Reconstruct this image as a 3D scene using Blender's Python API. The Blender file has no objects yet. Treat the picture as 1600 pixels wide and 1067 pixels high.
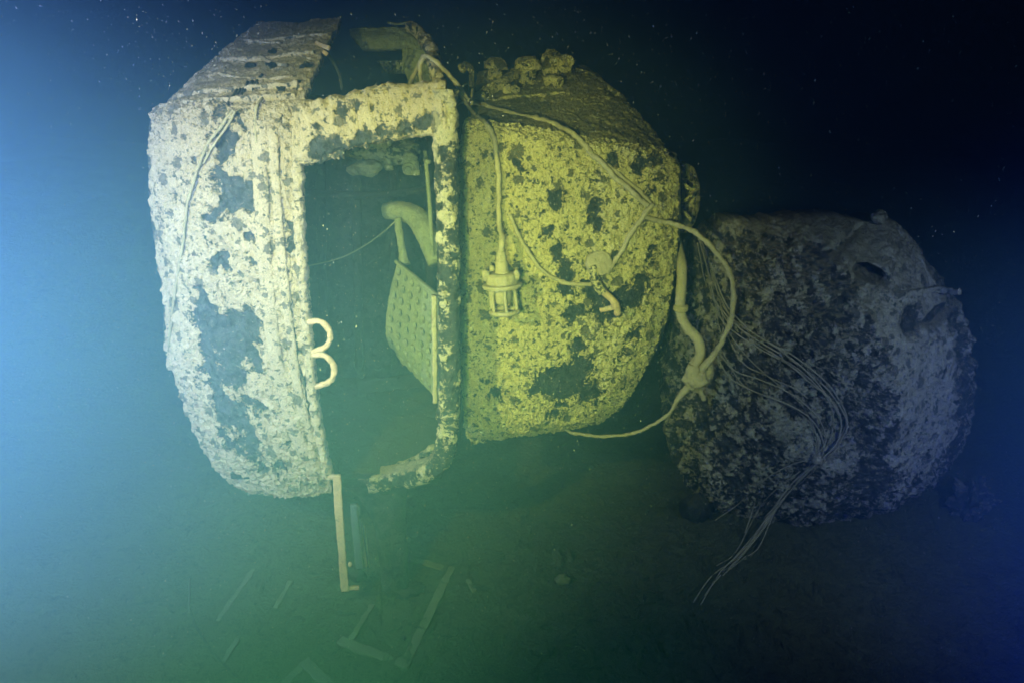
import bpy, math, random
import numpy as np
from mathutils import Vector, Matrix
from mathutils.bvhtree import BVHTree

random.seed(7)
rng = np.random.default_rng(7)
scene = bpy.context.scene
R = math.radians

# ------------------------------------------------------------------ camera
PITCH = 22.0
CAM = np.array([0.0, -4.0, 3.4])
cd = bpy.data.cameras.new('camera')
cam = bpy.data.objects.new('camera', cd)
scene.collection.objects.link(cam)
cam.location = CAM
cam.rotation_euler = (R(90 - PITCH), 0, 0)
cd.sensor_width = 36
cd.lens = 27.0
cd.clip_start = 0.02
cd.clip_end = 200
scene.camera = cam

# ------------------------------------------------------------------ world: almost no daylight reaches this depth
w = bpy.data.worlds.new('World')
scene.world = w
w.use_nodes = True
nt = w.node_tree
sky = nt.nodes.new('ShaderNodeTexSky')
sky.sky_type = 'NISHITA'
sky.sun_disc = False
sky.sun_elevation = R(60)
sky.sun_rotation = R(200)
bg = nt.nodes['Background']
bg.inputs['Strength'].default_value = 0.00015
nt.links.new(sky.outputs[0], bg.inputs['Color'])

# ------------------------------------------------------------------ the divers' lamps that light the wreck, and an added green one
def lamp(name, loc, target, power, color, size_deg, blend=1.0, radius=0.06):
    ld = bpy.data.lights.new(name, 'SPOT')
    ld.energy = power
    ld.color = color
    ld.spot_size = R(size_deg)
    ld.spot_blend = blend
    ld.shadow_soft_size = radius
    o = bpy.data.objects.new(name, ld)
    scene.collection.objects.link(o)
    o.location = loc
    o.rotation_euler = (Vector(target) - Vector(loc)).to_track_quat('-Z', 'Y').to_euler()
    return o

# two on the left arm throw the blue glow, three warmer ones light the wreck, an added green one tints the seabed, two dim ones the far right
lamp('diver_and_tint_lamp', (-0.60, -4.2, 3.50), (-3.0, 0.0, 1.95), 4700, (0.40, 0.48, 1.0), 62)
lamp('diver_and_tint_lamp', (-3.3, -1.6, 2.5), (-1.4, 0.3, 1.9), 560, (0.32, 0.48, 1.0), 140)
lamp('diver_and_tint_lamp', (-2.1, -3.2, 3.7), (-1.05, 0.0, 1.95), 2050, (0.97, 0.97, 0.26), 56)
lamp('diver_and_tint_lamp', (-0.35, -4.15, 2.95), (0.14, 0.3, 1.95), 760, (0.66, 1.0, 0.22), 38)
lamp('diver_and_tint_lamp', (-0.55, -4.15, 3.2), (-0.05, 0.3, 2.2), 1600, (0.95, 0.98, 0.36), 43)
lamp('diver_and_tint_lamp', (-0.2, -4.15, 2.9), (-0.1, 1.2, 0.35), 180, (0.20, 1.0, 0.10), 50)  # added green spot, colours the water and silt below the hull
lamp('diver_and_tint_lamp', (2.9, -2.6, 2.9), (2.2, 1.2, 0.6), 440, (0.74, 1.0, 0.86), 60)
lamp('diver_and_tint_lamp', (0.9, -4.1, 3.1), (4.7, 0.0, 0.6), 2500, (0.03, 0.10, 1.0), 62)

scene.view_settings.view_transform = 'Standard'
scene.view_settings.look = 'None'
scene.view_settings.exposure = 0
scene.view_settings.gamma = 1
scene.view_settings.use_curve_mapping = False
scene.cycles.use_denoising = True
scene.cycles.volume_bounces = 0
scene.cycles.max_bounces = 6
scene.cycles.volume_step_rate = 1.0

# ------------------------------------------------------------------ numpy noise
_perm = rng.permutation(256)
_perm = np.concatenate([_perm, _perm, _perm])
_grad = rng.normal(size=(256, 3))
_grad /= np.linalg.norm(_grad, axis=1)[:, None]

def noise(p):
    p = np.asarray(p, float)
    i = np.floor(p).astype(int)
    f = p - i
    i &= 255
    u = f * f * f * (f * (f * 6 - 15) + 10)
    out = np.zeros(len(p))
    for dx in (0, 1):
        wx = u[:, 0] if dx else 1 - u[:, 0]
        for dy in (0, 1):
            wy = u[:, 1] if dy else 1 - u[:, 1]
            for dz in (0, 1):
                wz = u[:, 2] if dz else 1 - u[:, 2]
                h = _perm[_perm[_perm[i[:, 0] + dx] + i[:, 1] + dy] + i[:, 2] + dz]
                g = _grad[h]
                out += wx * wy * wz * (g[:, 0] * (f[:, 0] - dx) + g[:, 1] * (f[:, 1] - dy) + g[:, 2] * (f[:, 2] - dz))
    return out

def fbm(p, freq, octv=4, gain=0.5, seed=0.0):
    p = np.asarray(p, float) * freq + seed * 17.31
    a, s = 1.0, np.zeros(len(p))
    for k in range(octv):
        s += a * noise(p)
        p = p * 2.03 + 5.7
        a *= gain
    return s

def sstep(a, b, x):
    t = np.clip((x - a) / (b - a), 0, 1)
    return t * t * (3 - 2 * t)

# ------------------------------------------------------------------ layout helpers
cp, sp = math.cos(R(PITCH)), math.sin(R(PITCH))
def ray(px, py):
    x, y = (px - 800) / 1200.0, (533.5 - py) / 1200.0
    return np.array([x, cp + y * sp, -sp + y * cp])
def P(px, py, Y):                       # the point seen at (px, py) in the plane y = Y
    d = ray(px, py)
    return CAM + d * ((Y - CAM[1]) / d[1])
def G(px, py, z=0.0):                   # the point seen at (px, py) at height z
    d = ray(px, py)
    return CAM + d * ((z - CAM[2]) / d[2])

def cr(c, t):                           # Catmull-Rom along axis 0, uniform
    n = len(c)
    t = np.clip(t, 0, 1) * (n - 1)
    i = np.minimum(t.astype(int), n - 2)
    f = (t - i)[(...,) + (None,) * (c.ndim - 1)]
    p1, p2 = c[i], c[i + 1]
    p0 = np.where((i > 0)[(...,) + (None,) * (c.ndim - 1)], c[np.maximum(i - 1, 0)], 2 * p1 - p2)
    p3 = np.where((i + 2 < n)[(...,) + (None,) * (c.ndim - 1)], c[np.minimum(i + 2, n - 1)], 2 * p2 - p1)
    return 0.5 * (2 * p1 + (p2 - p0) * f + (2 * p0 - 5 * p1 + 4 * p2 - p3) * f ** 2 + (3 * p1 - p0 - 3 * p2 + p3) * f ** 3)

def grid_pts(ctrl, nu, nv):
    c = np.array(ctrl, float)
    a = cr(c, np.linspace(0, 1, nv))                       # nv, cols, 3
    b = cr(np.swapaxes(a, 0, 1), np.linspace(0, 1, nu))    # nu, nv, 3
    return np.swapaxes(b, 0, 1)                            # nv, nu, 3

def grid_normals(g):
    du = np.gradient(g, axis=1)
    dv = np.gradient(g, axis=0)
    n = np.cross(du, dv)
    return n / np.maximum(np.linalg.norm(n, axis=2), 1e-9)[..., None]

# ------------------------------------------------------------------ object helpers
def link(o):
    scene.collection.objects.link(o)
    return o

def tag(o, label=None, cat=None, group=None, kind=None):
    if label: o['label'] = label
    if cat: o['category'] = cat
    if group: o['group'] = group
    if kind: o['kind'] = kind
    return o

def thing(name, loc, label, cat, group=None):
    o = link(bpy.data.objects.new(name, None))
    o.location = loc
    o.empty_display_size = 0.2
    return tag(o, label, cat, group)

def root_loc(parent):
    l = Vector((0, 0, 0))
    while parent is not None:
        l += parent.location
        parent = parent.parent
    return l

def mesh_obj(name, verts, faces, material, parent=None, crust=None, smooth=True, label=None):
    me = bpy.data.meshes.new(name)
    base = np.array(root_loc(parent))
    v = np.asarray(verts, float)
    origin = np.zeros(3) if parent is not None else np.array([v[:, 0].mean(), v[:, 1].mean(), v[:, 2].min()])
    me.from_pydata((v - base - origin).tolist(), [], faces if isinstance(faces, list) else faces.tolist())
    if crust is not None:
        a = me.attributes.new('crust', 'FLOAT', 'POINT')
        a.data.foreach_set('value', np.asarray(crust, np.float32))
    if smooth:
        me.polygons.foreach_set('use_smooth', [True] * len(me.polygons))
    me.materials.append(material)
    me.update()
    o = link(bpy.data.objects.new(name, me))
    o.parent = parent
    o.location = origin
    if label: o['label'] = label
    return o

def quads(nv, nu, off=0, flip=False):
    i = np.arange(nv * nu).reshape(nv, nu)
    q = np.stack([i[:-1, :-1], i[:-1, 1:], i[1:, 1:], i[1:, :-1]], -1).reshape(-1, 4) + off
    return q[:, ::-1] if flip else q

BVHS = []
def remember(verts, faces):
    BVHS.append(BVHTree.FromPolygons([Vector(v) for v in verts], [tuple(f) for f in faces]))

def snap(px, py, off=0.0, maxd=30, default_Y=0.5):       # the first built surface behind (px, py), lifted towards the viewer
    d = ray(px, py)
    dn = d / np.linalg.norm(d)
    best = None
    for b in BVHS:
        h = b.ray_cast(Vector(CAM), Vector(dn), maxd)
        if h[0] is not None and (best is None or h[3] < best[1]):
            best = (np.array(h[0]), h[3])
    if best is None:
        return P(px, py, default_Y) - dn * off
    return best[0] - dn * off

def crust_of(p, base, patches=(), f=4.0, amp=0.55, seed=0.0, fine=0.25, warp=0.05):
    wv = np.stack([fbm(p, 7, 3, seed=seed + 3 + k) for k in range(3)], -1) * warp
    q = p + wv
    s = base + amp * fbm(q, f, 4, seed=seed) + fine * fbm(q, f * 5, 3, seed=seed + 1)
    for (c, r, k) in patches:
        d = np.linalg.norm((q - np.asarray(c)), axis=1) / r
        s = s - k * np.exp(-d ** 3)
    return s

def plate(name, ctrl, nu, nv, mat, parent, base=0.2, patches=(), thick=0.02, f=4.0, amp=0.55, seed=0.0, relief=0.012,
          rough=0.006, rag=0.008, fine=0.25, keep=True, label=None, extra=None, warp=0.05, grooves=()):
    g = grid_pts(ctrl, nu, nv)
    n = grid_normals(g)
    cen = g.reshape(-1, 3)
    if n[nv // 2, nu // 2] @ (CAM - cen.mean(0)) < 0:
        n = -n
    p = cen.copy()
    nn = n.reshape(-1, 3)
    s = crust_of(p, base, patches, f, amp, seed, fine, warp)
    gd = np.zeros(len(p))
    for line, wd, dep in grooves:                       # cracks and open seams, cut into the sheet
        a_ = np.array(line)
        best = np.full(len(p), 9.0)
        pw = p + np.stack([fbm(p, 12, 3, seed=seed + 40 + k) for k in range(3)], -1) * 0.012
        for q0, q1 in zip(a_[:-1], a_[1:]):
            dq = q1 - q0
            t = np.clip(((pw - q0) @ dq) / (dq @ dq), 0, 1)
            best = np.minimum(best, np.linalg.norm((pw - q0 - t[:, None] * dq) * np.array([1, 0.2, 1]), axis=1))
        e = np.exp(-(best / wd) ** 2)
        gd -= dep * e
        s = s - 1.1 * e * (e > 0.25)
    m = sstep(-0.10, 0.10, s)
    h = gd + relief * m + rough * (fbm(p, 14, 4, seed=seed + 9) + 0.8 * fbm(p, 42, 4, 0.65, seed=seed + 11)) * (0.6 + m)
    if extra is not None:
        h = h + extra(p)
    # ragged rim
    rim = np.stack([fbm(p, 9, 4, 0.6, seed + 20 + k) for k in range(3)], -1) * rag
    v = p + nn * h[:, None] + rim
    back = p - nn * thick + rim
    # back sheet is coarser: every 4th row and column would break the rim, so share the same grid
    N = nv * nu
    fl = quads(nv, nu)
    c0 = np.cross(v[fl[0, 1]] - v[fl[0, 0]], v[fl[0, 3]] - v[fl[0, 0]])
    mid = len(fl) // 2
    c0 = np.cross(v[fl[mid, 1]] - v[fl[mid, 0]], v[fl[mid, 3]] - v[fl[mid, 0]])
    flip = c0 @ nn[fl[mid, 0]] < 0
    front = quads(nv, nu, 0, flip)
    idx = np.arange(N).reshape(nv, nu)
    loop = np.concatenate([idx[0, :], idx[1:, -1], idx[-1, -2::-1], idx[-2:0:-1, 0]])
    L = len(loop)
    bi = N + np.arange(L)
    # back: rim loop plus a coarse inner grid made of the rim only (a ruled sheet between opposite rims)
    step_u, step_v = max(1, (nu - 1) // 24), max(1, (nv - 1) // 24)
    us = list(range(0, nu - 1, step_u)) + [nu - 1]
    vs = list(range(0, nv - 1, step_v)) + [nv - 1]
    bg_ = back.reshape(nv, nu, 3)[np.ix_(vs, us)].reshape(-1, 3)
    bq = quads(len(vs), len(us), N + L, not flip)
    side = np.stack([loop, np.roll(loop, -1), np.roll(bi, -1), bi], -1)
    if not flip:
        side = side[:, ::-1]
    verts = np.concatenate([v, back[loop], bg_])
    faces = np.concatenate([front, side, bq])
    cr_ = np.concatenate([s, np.full(L, -0.3), np.full(len(bg_), -0.3)])
    if keep:
        remember(v, front)
    return mesh_obj(name, verts, faces, mat, parent, cr_, label=label)

def tube_mesh(pts, a, b=None, ns=10, ds=0.012, square=2.0, amp=0.0, nf=30, seed=0.0, up=None, base=0.6, patches=(), taper=None, relief=0.0,
              f=5.0, camp=0.5, ring=None):
    pts = np.array(pts, float)
    b = a if b is None else b
    seg = np.linalg.norm(np.diff(pts, axis=0), axis=1).sum()
    n = max(4, int(seg / ds) + 1)
    c = cr(pts, np.linspace(0, 1, n)) if len(pts) > 2 else pts[0] + (pts[1] - pts[0]) * np.linspace(0, 1, n)[:, None]
    t = np.gradient(c, axis=0)
    t /= np.maximum(np.linalg.norm(t, axis=1), 1e-9)[:, None]
    ref = np.array(up if up is not None else (0.13, -1, 0.21), float)
    x = np.zeros_like(c)
    for i in range(n):
        r_ = ref - t[i] * (ref @ t[i])
        if np.linalg.norm(r_) < 1e-3:
            r_ = np.array([1.0, 0.2, 0.1]) - t[i] * t[i][0]
        r_ /= np.linalg.norm(r_)
        x[i] = r_
        if up is None:
            ref = r_
    y = np.cross(t, x)
    th = np.linspace(0, 2 * math.pi, ns, endpoint=False) + math.pi / ns
    cx, sy = np.cos(th), np.sin(th)
    e = 2.0 / square
    ux = np.sign(cx) * np.abs(cx) ** e
    uy = np.sign(sy) * np.abs(sy) ** e
    tp = np.ones(n) if taper is None else np.interp(np.linspace(0, 1, n), *taper)
    if ring is not None:
        tp = tp * ring(np.linspace(0, seg, n))
    off = x[:, None, :] * (ux * a)[None, :, None] + y[:, None, :] * (uy * b)[None, :, None]
    v = (c[:, None, :] + off * tp[:, None, None]).reshape(-1, 3)
    dirn = off.reshape(-1, 3)
    dirn = dirn / np.maximum(np.linalg.norm(dirn, axis=1), 1e-9)[:, None]
    s = crust_of(v, base, patches, f, camp, seed)
    if amp or relief:
        h = amp * (fbm(v, nf, 4, 0.6, seed) + 0.5 * fbm(v, nf / 3, 2, 0.5, seed + 4)) + relief * sstep(-0.1, 0.1, s)
        v = v + dirn * h[:, None]
    i = np.arange(n * ns).reshape(n, ns)
    j = np.roll(i, -1, axis=1)
    fq = np.stack([i[:-1], j[:-1], j[1:], i[1:]], -1).reshape(-1, 4)
    v = np.concatenate([v, c[:1], c[-1:]])
    s = np.concatenate([s, s[:1], s[-1:]])
    e0 = np.stack([j[0], i[0], np.full(ns, n * ns)], -1)
    e1 = np.stack([i[-1], j[-1], np.full(ns, n * ns + 1)], -1)
    return v, fq.tolist() + e0.tolist() + e1.tolist(), s

def tube(name, pts, a, mat, parent=None, label=None, keep=False, **kw):
    v, fcs, s = tube_mesh(pts, a, **kw)
    o = mesh_obj(name, v, fcs, mat, parent, s, label=label)
    if keep:
        remember(v, [q for q in fcs])
    return o

def lathe_mesh(base, axis, prof, ns=40, amp=0.0, nf=25, seed=0.0, cl=0.6):
    axis = np.array(axis, float); axis /= np.linalg.norm(axis)
    x = np.cross(axis, (0.3, 1, 0.2)); x /= np.linalg.norm(x)
    y = np.cross(axis, x)
    th = np.linspace(0, 2 * math.pi, ns, endpoint=False)
    pr = np.array(prof, float)
    v = []
    for r_, h in pr:
        v.append(np.array(base) + axis * h + (np.cos(th)[:, None] * x + np.sin(th)[:, None] * y) * r_)
    n = len(pr)
    v = np.concatenate(v)
    i = np.arange(n * ns).reshape(n, ns); j = np.roll(i, -1, axis=1)
    fq = np.stack([i[:-1], j[:-1], j[1:], i[1:]], -1).reshape(-1, 4)
    if amp:
        cen = np.array(base) + axis * pr[:, 1].mean()
        d = v - cen; d /= np.maximum(np.linalg.norm(d, axis=1), 1e-6)[:, None]
        v = v + d * (amp * fbm(v, nf, 4, 0.6, seed))[:, None]
    return v, fq.tolist(), np.full(len(v), cl)

def dense(prof, k=6):
    pr = np.array(prof, float)
    out = []
    for a, b in zip(pr[:-1], pr[1:]):
        for t in np.linspace(0, 1, k, endpoint=False):
            out.append(a + (b - a) * t)
    out.append(pr[-1])
    return out

def join(*ms):
    V, F, S, o = [], [], [], 0
    for v, f_, s in ms:
        V.append(np.asarray(v)); S.append(np.asarray(s))
        F += [tuple(k + o for k in q) for q in f_]
        o += len(v)
    return np.concatenate(V), F, np.concatenate(S)

def box_mesh(A, B, wdt, thk, up=(0, 0, 1), amp=0.003, seed=0.0, cl=0.5, ds=0.03):
    return tube_mesh([A, B], thk / 2, wdt / 2, ns=12, ds=ds, square=8, amp=amp, nf=18, seed=seed, up=up, base=cl, camp=0.2)

def blob_mesh(c, rx, ry, rz, n=28, amp=0.2, nf=12, seed=0.0, cl=0.5):
    th = np.linspace(0, math.pi, n)
    ph = np.linspace(0, 2 * math.pi, 2 * n, endpoint=False)
    T, F_ = np.meshgrid(th, ph, indexing='ij')
    d = np.stack([np.sin(T) * np.cos(F_), np.sin(T) * np.sin(F_), np.cos(T)], -1).reshape(-1, 3)
    v = np.array(c) + d * np.array([rx, ry, rz])
    k = 1 + amp * (fbm(v, nf, 4, 0.6, seed) + 0.5 * fbm(v, nf * 3, 3, .5, seed + 2))
    v = np.array(c) + d * np.array([rx, ry, rz]) * k[:, None]
    i = np.arange(n * 2 * n).reshape(n, 2 * n); j = np.roll(i, -1, axis=1)
    fq = np.stack([i[:-1], i[1:], j[1:], j[:-1]], -1).reshape(-1, 4).tolist()
    return v, fq, np.full(len(v), cl) + 0.4 * fbm(v, 10, 2, seed=seed)

# ------------------------------------------------------------------ materials
def crust_material(name, cream, cream2, dark, silt, silt_lo=0.55, silt_hi=0.9, spots=0.5, nscale=60, bump=0.016, brk=1.0, nod=0.4):
    m = bpy.data.materials.new(name)
    m.use_nodes = True
    t = m.node_tree
    N, Lk = t.nodes, t.links
    bs = N['Principled BSDF']
    bs.inputs['Roughness'].default_value = 0.92
    bs.inputs['Specular IOR Level'].default_value = 0.15
    tc = N.new('ShaderNodeNewGeometry')
    at = N.new('ShaderNodeAttribute'); at.attribute_name = 'crust'
    def nz(scale, det=6, rough=0.6):
        n = N.new('ShaderNodeTexNoise')
        n.inputs['Scale'].default_value = scale
        n.inputs['Detail'].default_value = det
        n.inputs['Roughness'].default_value = rough
        Lk.new(tc.outputs['Position'], n.inputs['Vector'])
        return n
    def ramp(sock, p0, p1, c0=(0, 0, 0, 1), c1=(1, 1, 1, 1)):
        r = N.new('ShaderNodeValToRGB')
        r.color_ramp.elements[0].position = p0; r.color_ramp.elements[0].color = c0
        r.color_ramp.elements[1].position = p1; r.color_ramp.elements[1].color = c1
        Lk.new(sock, r.inputs[0])
        return r
    def math_(op, a, b, clamp=False):
        n = N.new('ShaderNodeMath'); n.operation = op; n.use_clamp = clamp
        for k, v in enumerate((a, b)):
            if isinstance(v, (int, float)): n.inputs[k].default_value = v
            else: Lk.new(v, n.inputs[k])
        return n.outputs[0]
    def mix(fac, a, b):
        n = N.new('ShaderNodeMix'); n.data_type = 'RGBA'
        for k, v in ((0, fac), (6, a), (7, b)):
            if isinstance(v, (tuple, list)): n.inputs[k].default_value = tuple(v) + ((1,) if len(v) == 3 else ())
            elif isinstance(v, (int, float)): n.inputs[k].default_value = v
            else: Lk.new(v, n.inputs[k])
        return n.outputs[2]
    big, mid, fin = nz(9, 5), nz(nscale, 8, 0.68), nz(nscale * 4, 4, 0.7)
    # edge of the crust, broken up by fine noise
    m2 = nz(nscale * 0.4, 6, 0.62)
    k = math_('ADD', at.outputs['Fac'], math_('MULTIPLY', math_('SUBTRACT', mid.outputs['Fac'], 0.5), 1.5 * brk))
    k = math_('ADD', k, math_('MULTIPLY', math_('SUBTRACT', m2.outputs['Fac'], 0.5), 1.7 * brk))
    mask = ramp(math_('ADD', k, 0.5), 0.43, 0.57)
    # small pits where the crust is missing
    pit = ramp(mid.outputs['Fac'], 0.30, 0.40)
    wv = nz(26, 5, 0.65)
    vm = N.new('ShaderNodeMix'); vm.data_type = 'VECTOR'
    vm.inputs[0].default_value = 0.075
    Lk.new(tc.outputs['Position'], vm.inputs[4]); Lk.new(wv.outputs['Color'], vm.inputs[5])
    keep_ = None
    for sc_, share, rmax in ((11, 0.42, 0.42), (24, 0.45, 0.44), (52, 0.60, 0.42)):      # rounded bare blotches of three sizes
        v = N.new('ShaderNodeTexVoronoi'); v.inputs['Scale'].default_value = sc_
        Lk.new(vm.outputs[1], v.inputs['Vector'])
        vs = N.new('ShaderNodeSeparateColor'); Lk.new(v.outputs['Color'], vs.inputs[0])
        has = ramp(vs.outputs[0], share, share + 0.01)
        rad_ = math_('MULTIPLY', math_('ADD', math_('MULTIPLY', vs.outputs[1], 0.75), 0.25), rmax)
        dd = math_('ADD', v.outputs['Distance'], math_('MULTIPLY', math_('SUBTRACT', mid.outputs['Fac'], 0.5), 0.5))
        ins = ramp(math_('ADD', math_('SUBTRACT', rad_, dd), 0.5), 0.48, 0.53)
        one = math_('SUBTRACT', 1.0, math_('MULTIPLY', math_('MULTIPLY', has.outputs[0], ins.outputs[0]), min(1.0, spots)))
        keep_ = one if keep_ is None else math_('MULTIPLY', keep_, one)
    sp_ = math_('SUBTRACT', 1.0, keep_)
    mfin = math_('MULTIPLY', math_('MULTIPLY', mask.outputs[0], math_('SUBTRACT', 1.0, sp_)), math_('ADD', math_('MULTIPLY', pit.outputs[0], 0.75), 0.25), True)
    cc = mix(ramp(big.outputs['Fac'], 0.35, 0.65).outputs[0], cream, cream2)
    cc = mix(math_('MULTIPLY', ramp(fin.outputs['Fac'], 0.40, 0.66).outputs[0], 0.5), cc, tuple(min(1, c * 1.3) for c in cream))
    lowr = ramp(fin.outputs['Fac'], 0.30, 0.46, (1, 1, 1, 1), (0, 0, 0, 1))
    cc = mix(math_('MULTIPLY', lowr.outputs[0], 0.55), cc, tuple(c * 0.45 for c in cream2))
    dk = mix(ramp(fin.outputs['Fac'], 0.36, 0.70).outputs[0], dark, tuple(c * 2.4 + 0.012 for c in dark))
    dk = mix(ramp(m2.outputs['Fac'], 0.35, 0.62).outputs[0], tuple(c * 0.55 for c in dark), dk)
    fleck = ramp(mid.outputs['Fac'], 0.60, 0.68)
    dk = mix(math_('MULTIPLY', fleck.outputs[0], 0.55), dk, cream2)
    thin = ramp(math_('ADD', k, 0.5), 0.26, 0.52)                 # a thin stained skin round the thick crust
    dk = mix(math_('MULTIPLY', thin.outputs[0], 0.42), dk, tuple(c * 0.5 for c in cream2))
    col = mix(mfin, dk, cc)
    # silt that has settled on whatever faces up
    sx = N.new('ShaderNodeSeparateXYZ'); Lk.new(tc.outputs['Normal'], sx.inputs[0])
    sl = ramp(math_('ADD', sx.outputs[2], math_('MULTIPLY', math_('SUBTRACT', mid.outputs['Fac'], 0.5), 0.45)), silt_lo, silt_hi)
    st = mix(fin.outputs['Fac'], tuple(c * 0.7 for c in silt), tuple(c * 1.25 for c in silt))
    col = mix(math_('MULTIPLY', sl.outputs[0], 0.9), col, st)
    Lk.new(col, bs.inputs['Base Color'])
    b = N.new('ShaderNodeBump')
    b.inputs['Strength'].default_value = 1.0
    b.inputs['Distance'].default_value = bump
    vb = N.new('ShaderNodeTexVoronoi'); vb.inputs['Scale'].default_value = nscale * 1.3
    vb.feature = 'SMOOTH_F1'; Lk.new(tc.outputs['Position'], vb.inputs['Vector'])
    hh = math_('ADD', math_('MULTIPLY', mfin, 0.5), math_('ADD', math_('MULTIPLY', mid.outputs['Fac'], 1.1), math_('MULTIPLY', fin.outputs['Fac'], 0.5)))
    hh = math_('ADD', hh, math_('MULTIPLY', math_('SUBTRACT', 1.0, vb.outputs['Distance']), nod))
    Lk.new(hh, b.inputs['Height'])
    Lk.new(b.outputs[0], bs.inputs['Normal'])
    return m

SILT = (0.36, 0.30, 0.18)
M_SHELL = crust_material('pale_crust', (0.54, 0.46, 0.28), (0.42, 0.35, 0.20), (0.055, 0.065, 0.066), SILT, spots=0.85, brk=1.0)
M_MID = crust_material('nodular_crust', (0.56, 0.51, 0.22), (0.43, 0.38, 0.155), (0.028, 0.036, 0.034), (0.25, 0.22, 0.085), spots=0.95, nscale=62, nod=1.0, brk=1.15)  # part of the lamps' yellow is put into this crust colour
M_DRUM = crust_material('dull_crust', (0.32, 0.305, 0.26), (0.19, 0.18, 0.155), (0.03, 0.034, 0.04), (0.19, 0.17, 0.13), silt_lo=0.45, silt_hi=0.85, spots=0.8, nscale=42, brk=1.15, nod=0.8)
M_POST = crust_material('scaled_steel', (0.50, 0.45, 0.28), (0.40, 0.36, 0.22), (0.035, 0.04, 0.036), SILT, spots=0.4)
M_INNER = crust_material('inner_scale', (0.27, 0.30, 0.17), (0.19, 0.22, 0.12), (0.03, 0.036, 0.034), (0.14, 0.14, 0.08), spots=0.2)  # green cast of the light put into the base colour
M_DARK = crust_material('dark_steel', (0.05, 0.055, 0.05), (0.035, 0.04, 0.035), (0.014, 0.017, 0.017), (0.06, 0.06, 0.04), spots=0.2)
M_HOSE = crust_material('silted_rubber', (0.30, 0.27, 0.15), (0.23, 0.20, 0.11), (0.12, 0.11, 0.06), (0.25, 0.22, 0.12), spots=0.1, bump=0.004)
M_WIRE = crust_material('bare_wire', (0.21, 0.19, 0.155), (0.15, 0.135, 0.115), (0.10, 0.09, 0.08), (0.28, 0.25, 0.2), spots=0.1, bump=0.003)
M_PALE = crust_material('pale_metal', (0.46, 0.34, 0.18), (0.36, 0.27, 0.15), (0.2, 0.15, 0.09), (0.38, 0.30, 0.17), spots=0.2, bump=0.004)
M_RUST = crust_material('orange_rust', (0.42, 0.30, 0.14), (0.36, 0.30, 0.15), (0.12, 0.07, 0.03), (0.3, 0.25, 0.12), spots=0.3, bump=0.006)
M_WOOD = crust_material('silted_plank', (0.105, 0.12, 0.062), (0.075, 0.088, 0.046), (0.05, 0.055, 0.035), (0.105, 0.118, 0.062), spots=0.1, bump=0.005)
M_MUD = crust_material('seabed_silt', (0.10, 0.115, 0.060), (0.07, 0.085, 0.044), (0.045, 0.054, 0.030), (0.09, 0.10, 0.052), silt_lo=0.9, silt_hi=1.3, spots=0.7, nscale=30, bump=0.04, brk=1.3)

def plain(name, col, rough=0.9):
    m = bpy.data.materials.new(name); m.use_nodes = True
    n = m.node_tree.nodes; b = n['Principled BSDF']
    tx = n.new('ShaderNodeTexNoise'); tx.inputs['Scale'].default_value = 40
    r = n.new('ShaderNodeValToRGB')
    r.color_ramp.elements[0].color = tuple(c * 0.7 for c in col) + (1,)
    r.color_ramp.elements[1].color = tuple(min(1, c * 1.2) for c in col) + (1,)
    m.node_tree.links.new(tx.outputs['Fac'], r.inputs[0])
    m.node_tree.links.new(r.outputs[0], b.inputs['Base Color'])
    b.inputs['Roughness'].default_value = rough
    return m
M_SNOW = plain('marine_snow', (0.34, 0.34, 0.32))

# ------------------------------------------------------------------ seabed
def bed_z(x, y):
    p = np.stack([np.asarray(x, float).ravel(), np.asarray(y, float).ravel(), np.zeros(np.size(x))], -1)
    z = 0.05 * fbm(p, 0.7, 4, seed=31) + 0.03 * fbm(p, 4, 4, 0.6, seed=32) + 0.007 * fbm(p, 22, 3, 0.6, seed=33)
    z += 1.1 * sstep(1.9, 6.5, p[:, 1]) + 0.5 * sstep(3.0, 9, p[:, 1]) * fbm(p, 0.5, 3, seed=34)
    return z
def bed_grid(x0, x1, y0, y1, nx, ny):
    X, Y = np.meshgrid(np.linspace(x0, x1, nx), np.linspace(y0, y1, ny))
    return np.stack([X.ravel(), Y.ravel(), bed_z(X, Y)], -1), quads(ny, nx)
xs = np.concatenate([np.linspace(-10.5, -3.2, 30)[:-1], np.linspace(-3.2, 4.2, 420), np.linspace(4.2, 10.5, 26)[1:]])
ys = np.concatenate([np.linspace(-5.5, -1.3, 20)[:-1], np.linspace(-1.3, 2.6, 300), np.linspace(2.6, 13.5, 90)[1:]])
X, Y = np.meshgrid(xs, ys)
bv = np.stack([X.ravel(), Y.ravel(), bed_z(X, Y)], -1)
sb = mesh_obj('seabed', bv, quads(len(ys), len(xs)), M_MUD, None, 0.15 + 0.8 * fbm(bv, 2.5, 4, seed=40) + 0.5 * fbm(bv, 11, 3, seed=41))
tag(sb, 'flat silty seabed strewn with broken boards under the wreck', None, None, 'structure')
def bed(px, py, lift=0.0):
    g = G(px, py, 0)
    for _ in range(4):
        g = G(px, py, float(bed_z(g[0], g[1])[0]))
    g[2] += lift
    return g

# ------------------------------------------------------------------ front cabin
cabin = thing('wreck_cabin', (-0.9, 0.5, 0), 'pale encrusted steel cabin with an open doorway, nearest to the blue glow', 'cabin')
def PP(lst, Y, r=None, k=1.0):
    out = []
    for it in lst:
        px, py, rad = it[0], it[1], it[2]
        kk = it[3] if len(it) > 3 else k
        out.append((P(px, py, Y), rad / 1200.0 * 4.2, kk))
    return out

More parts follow.
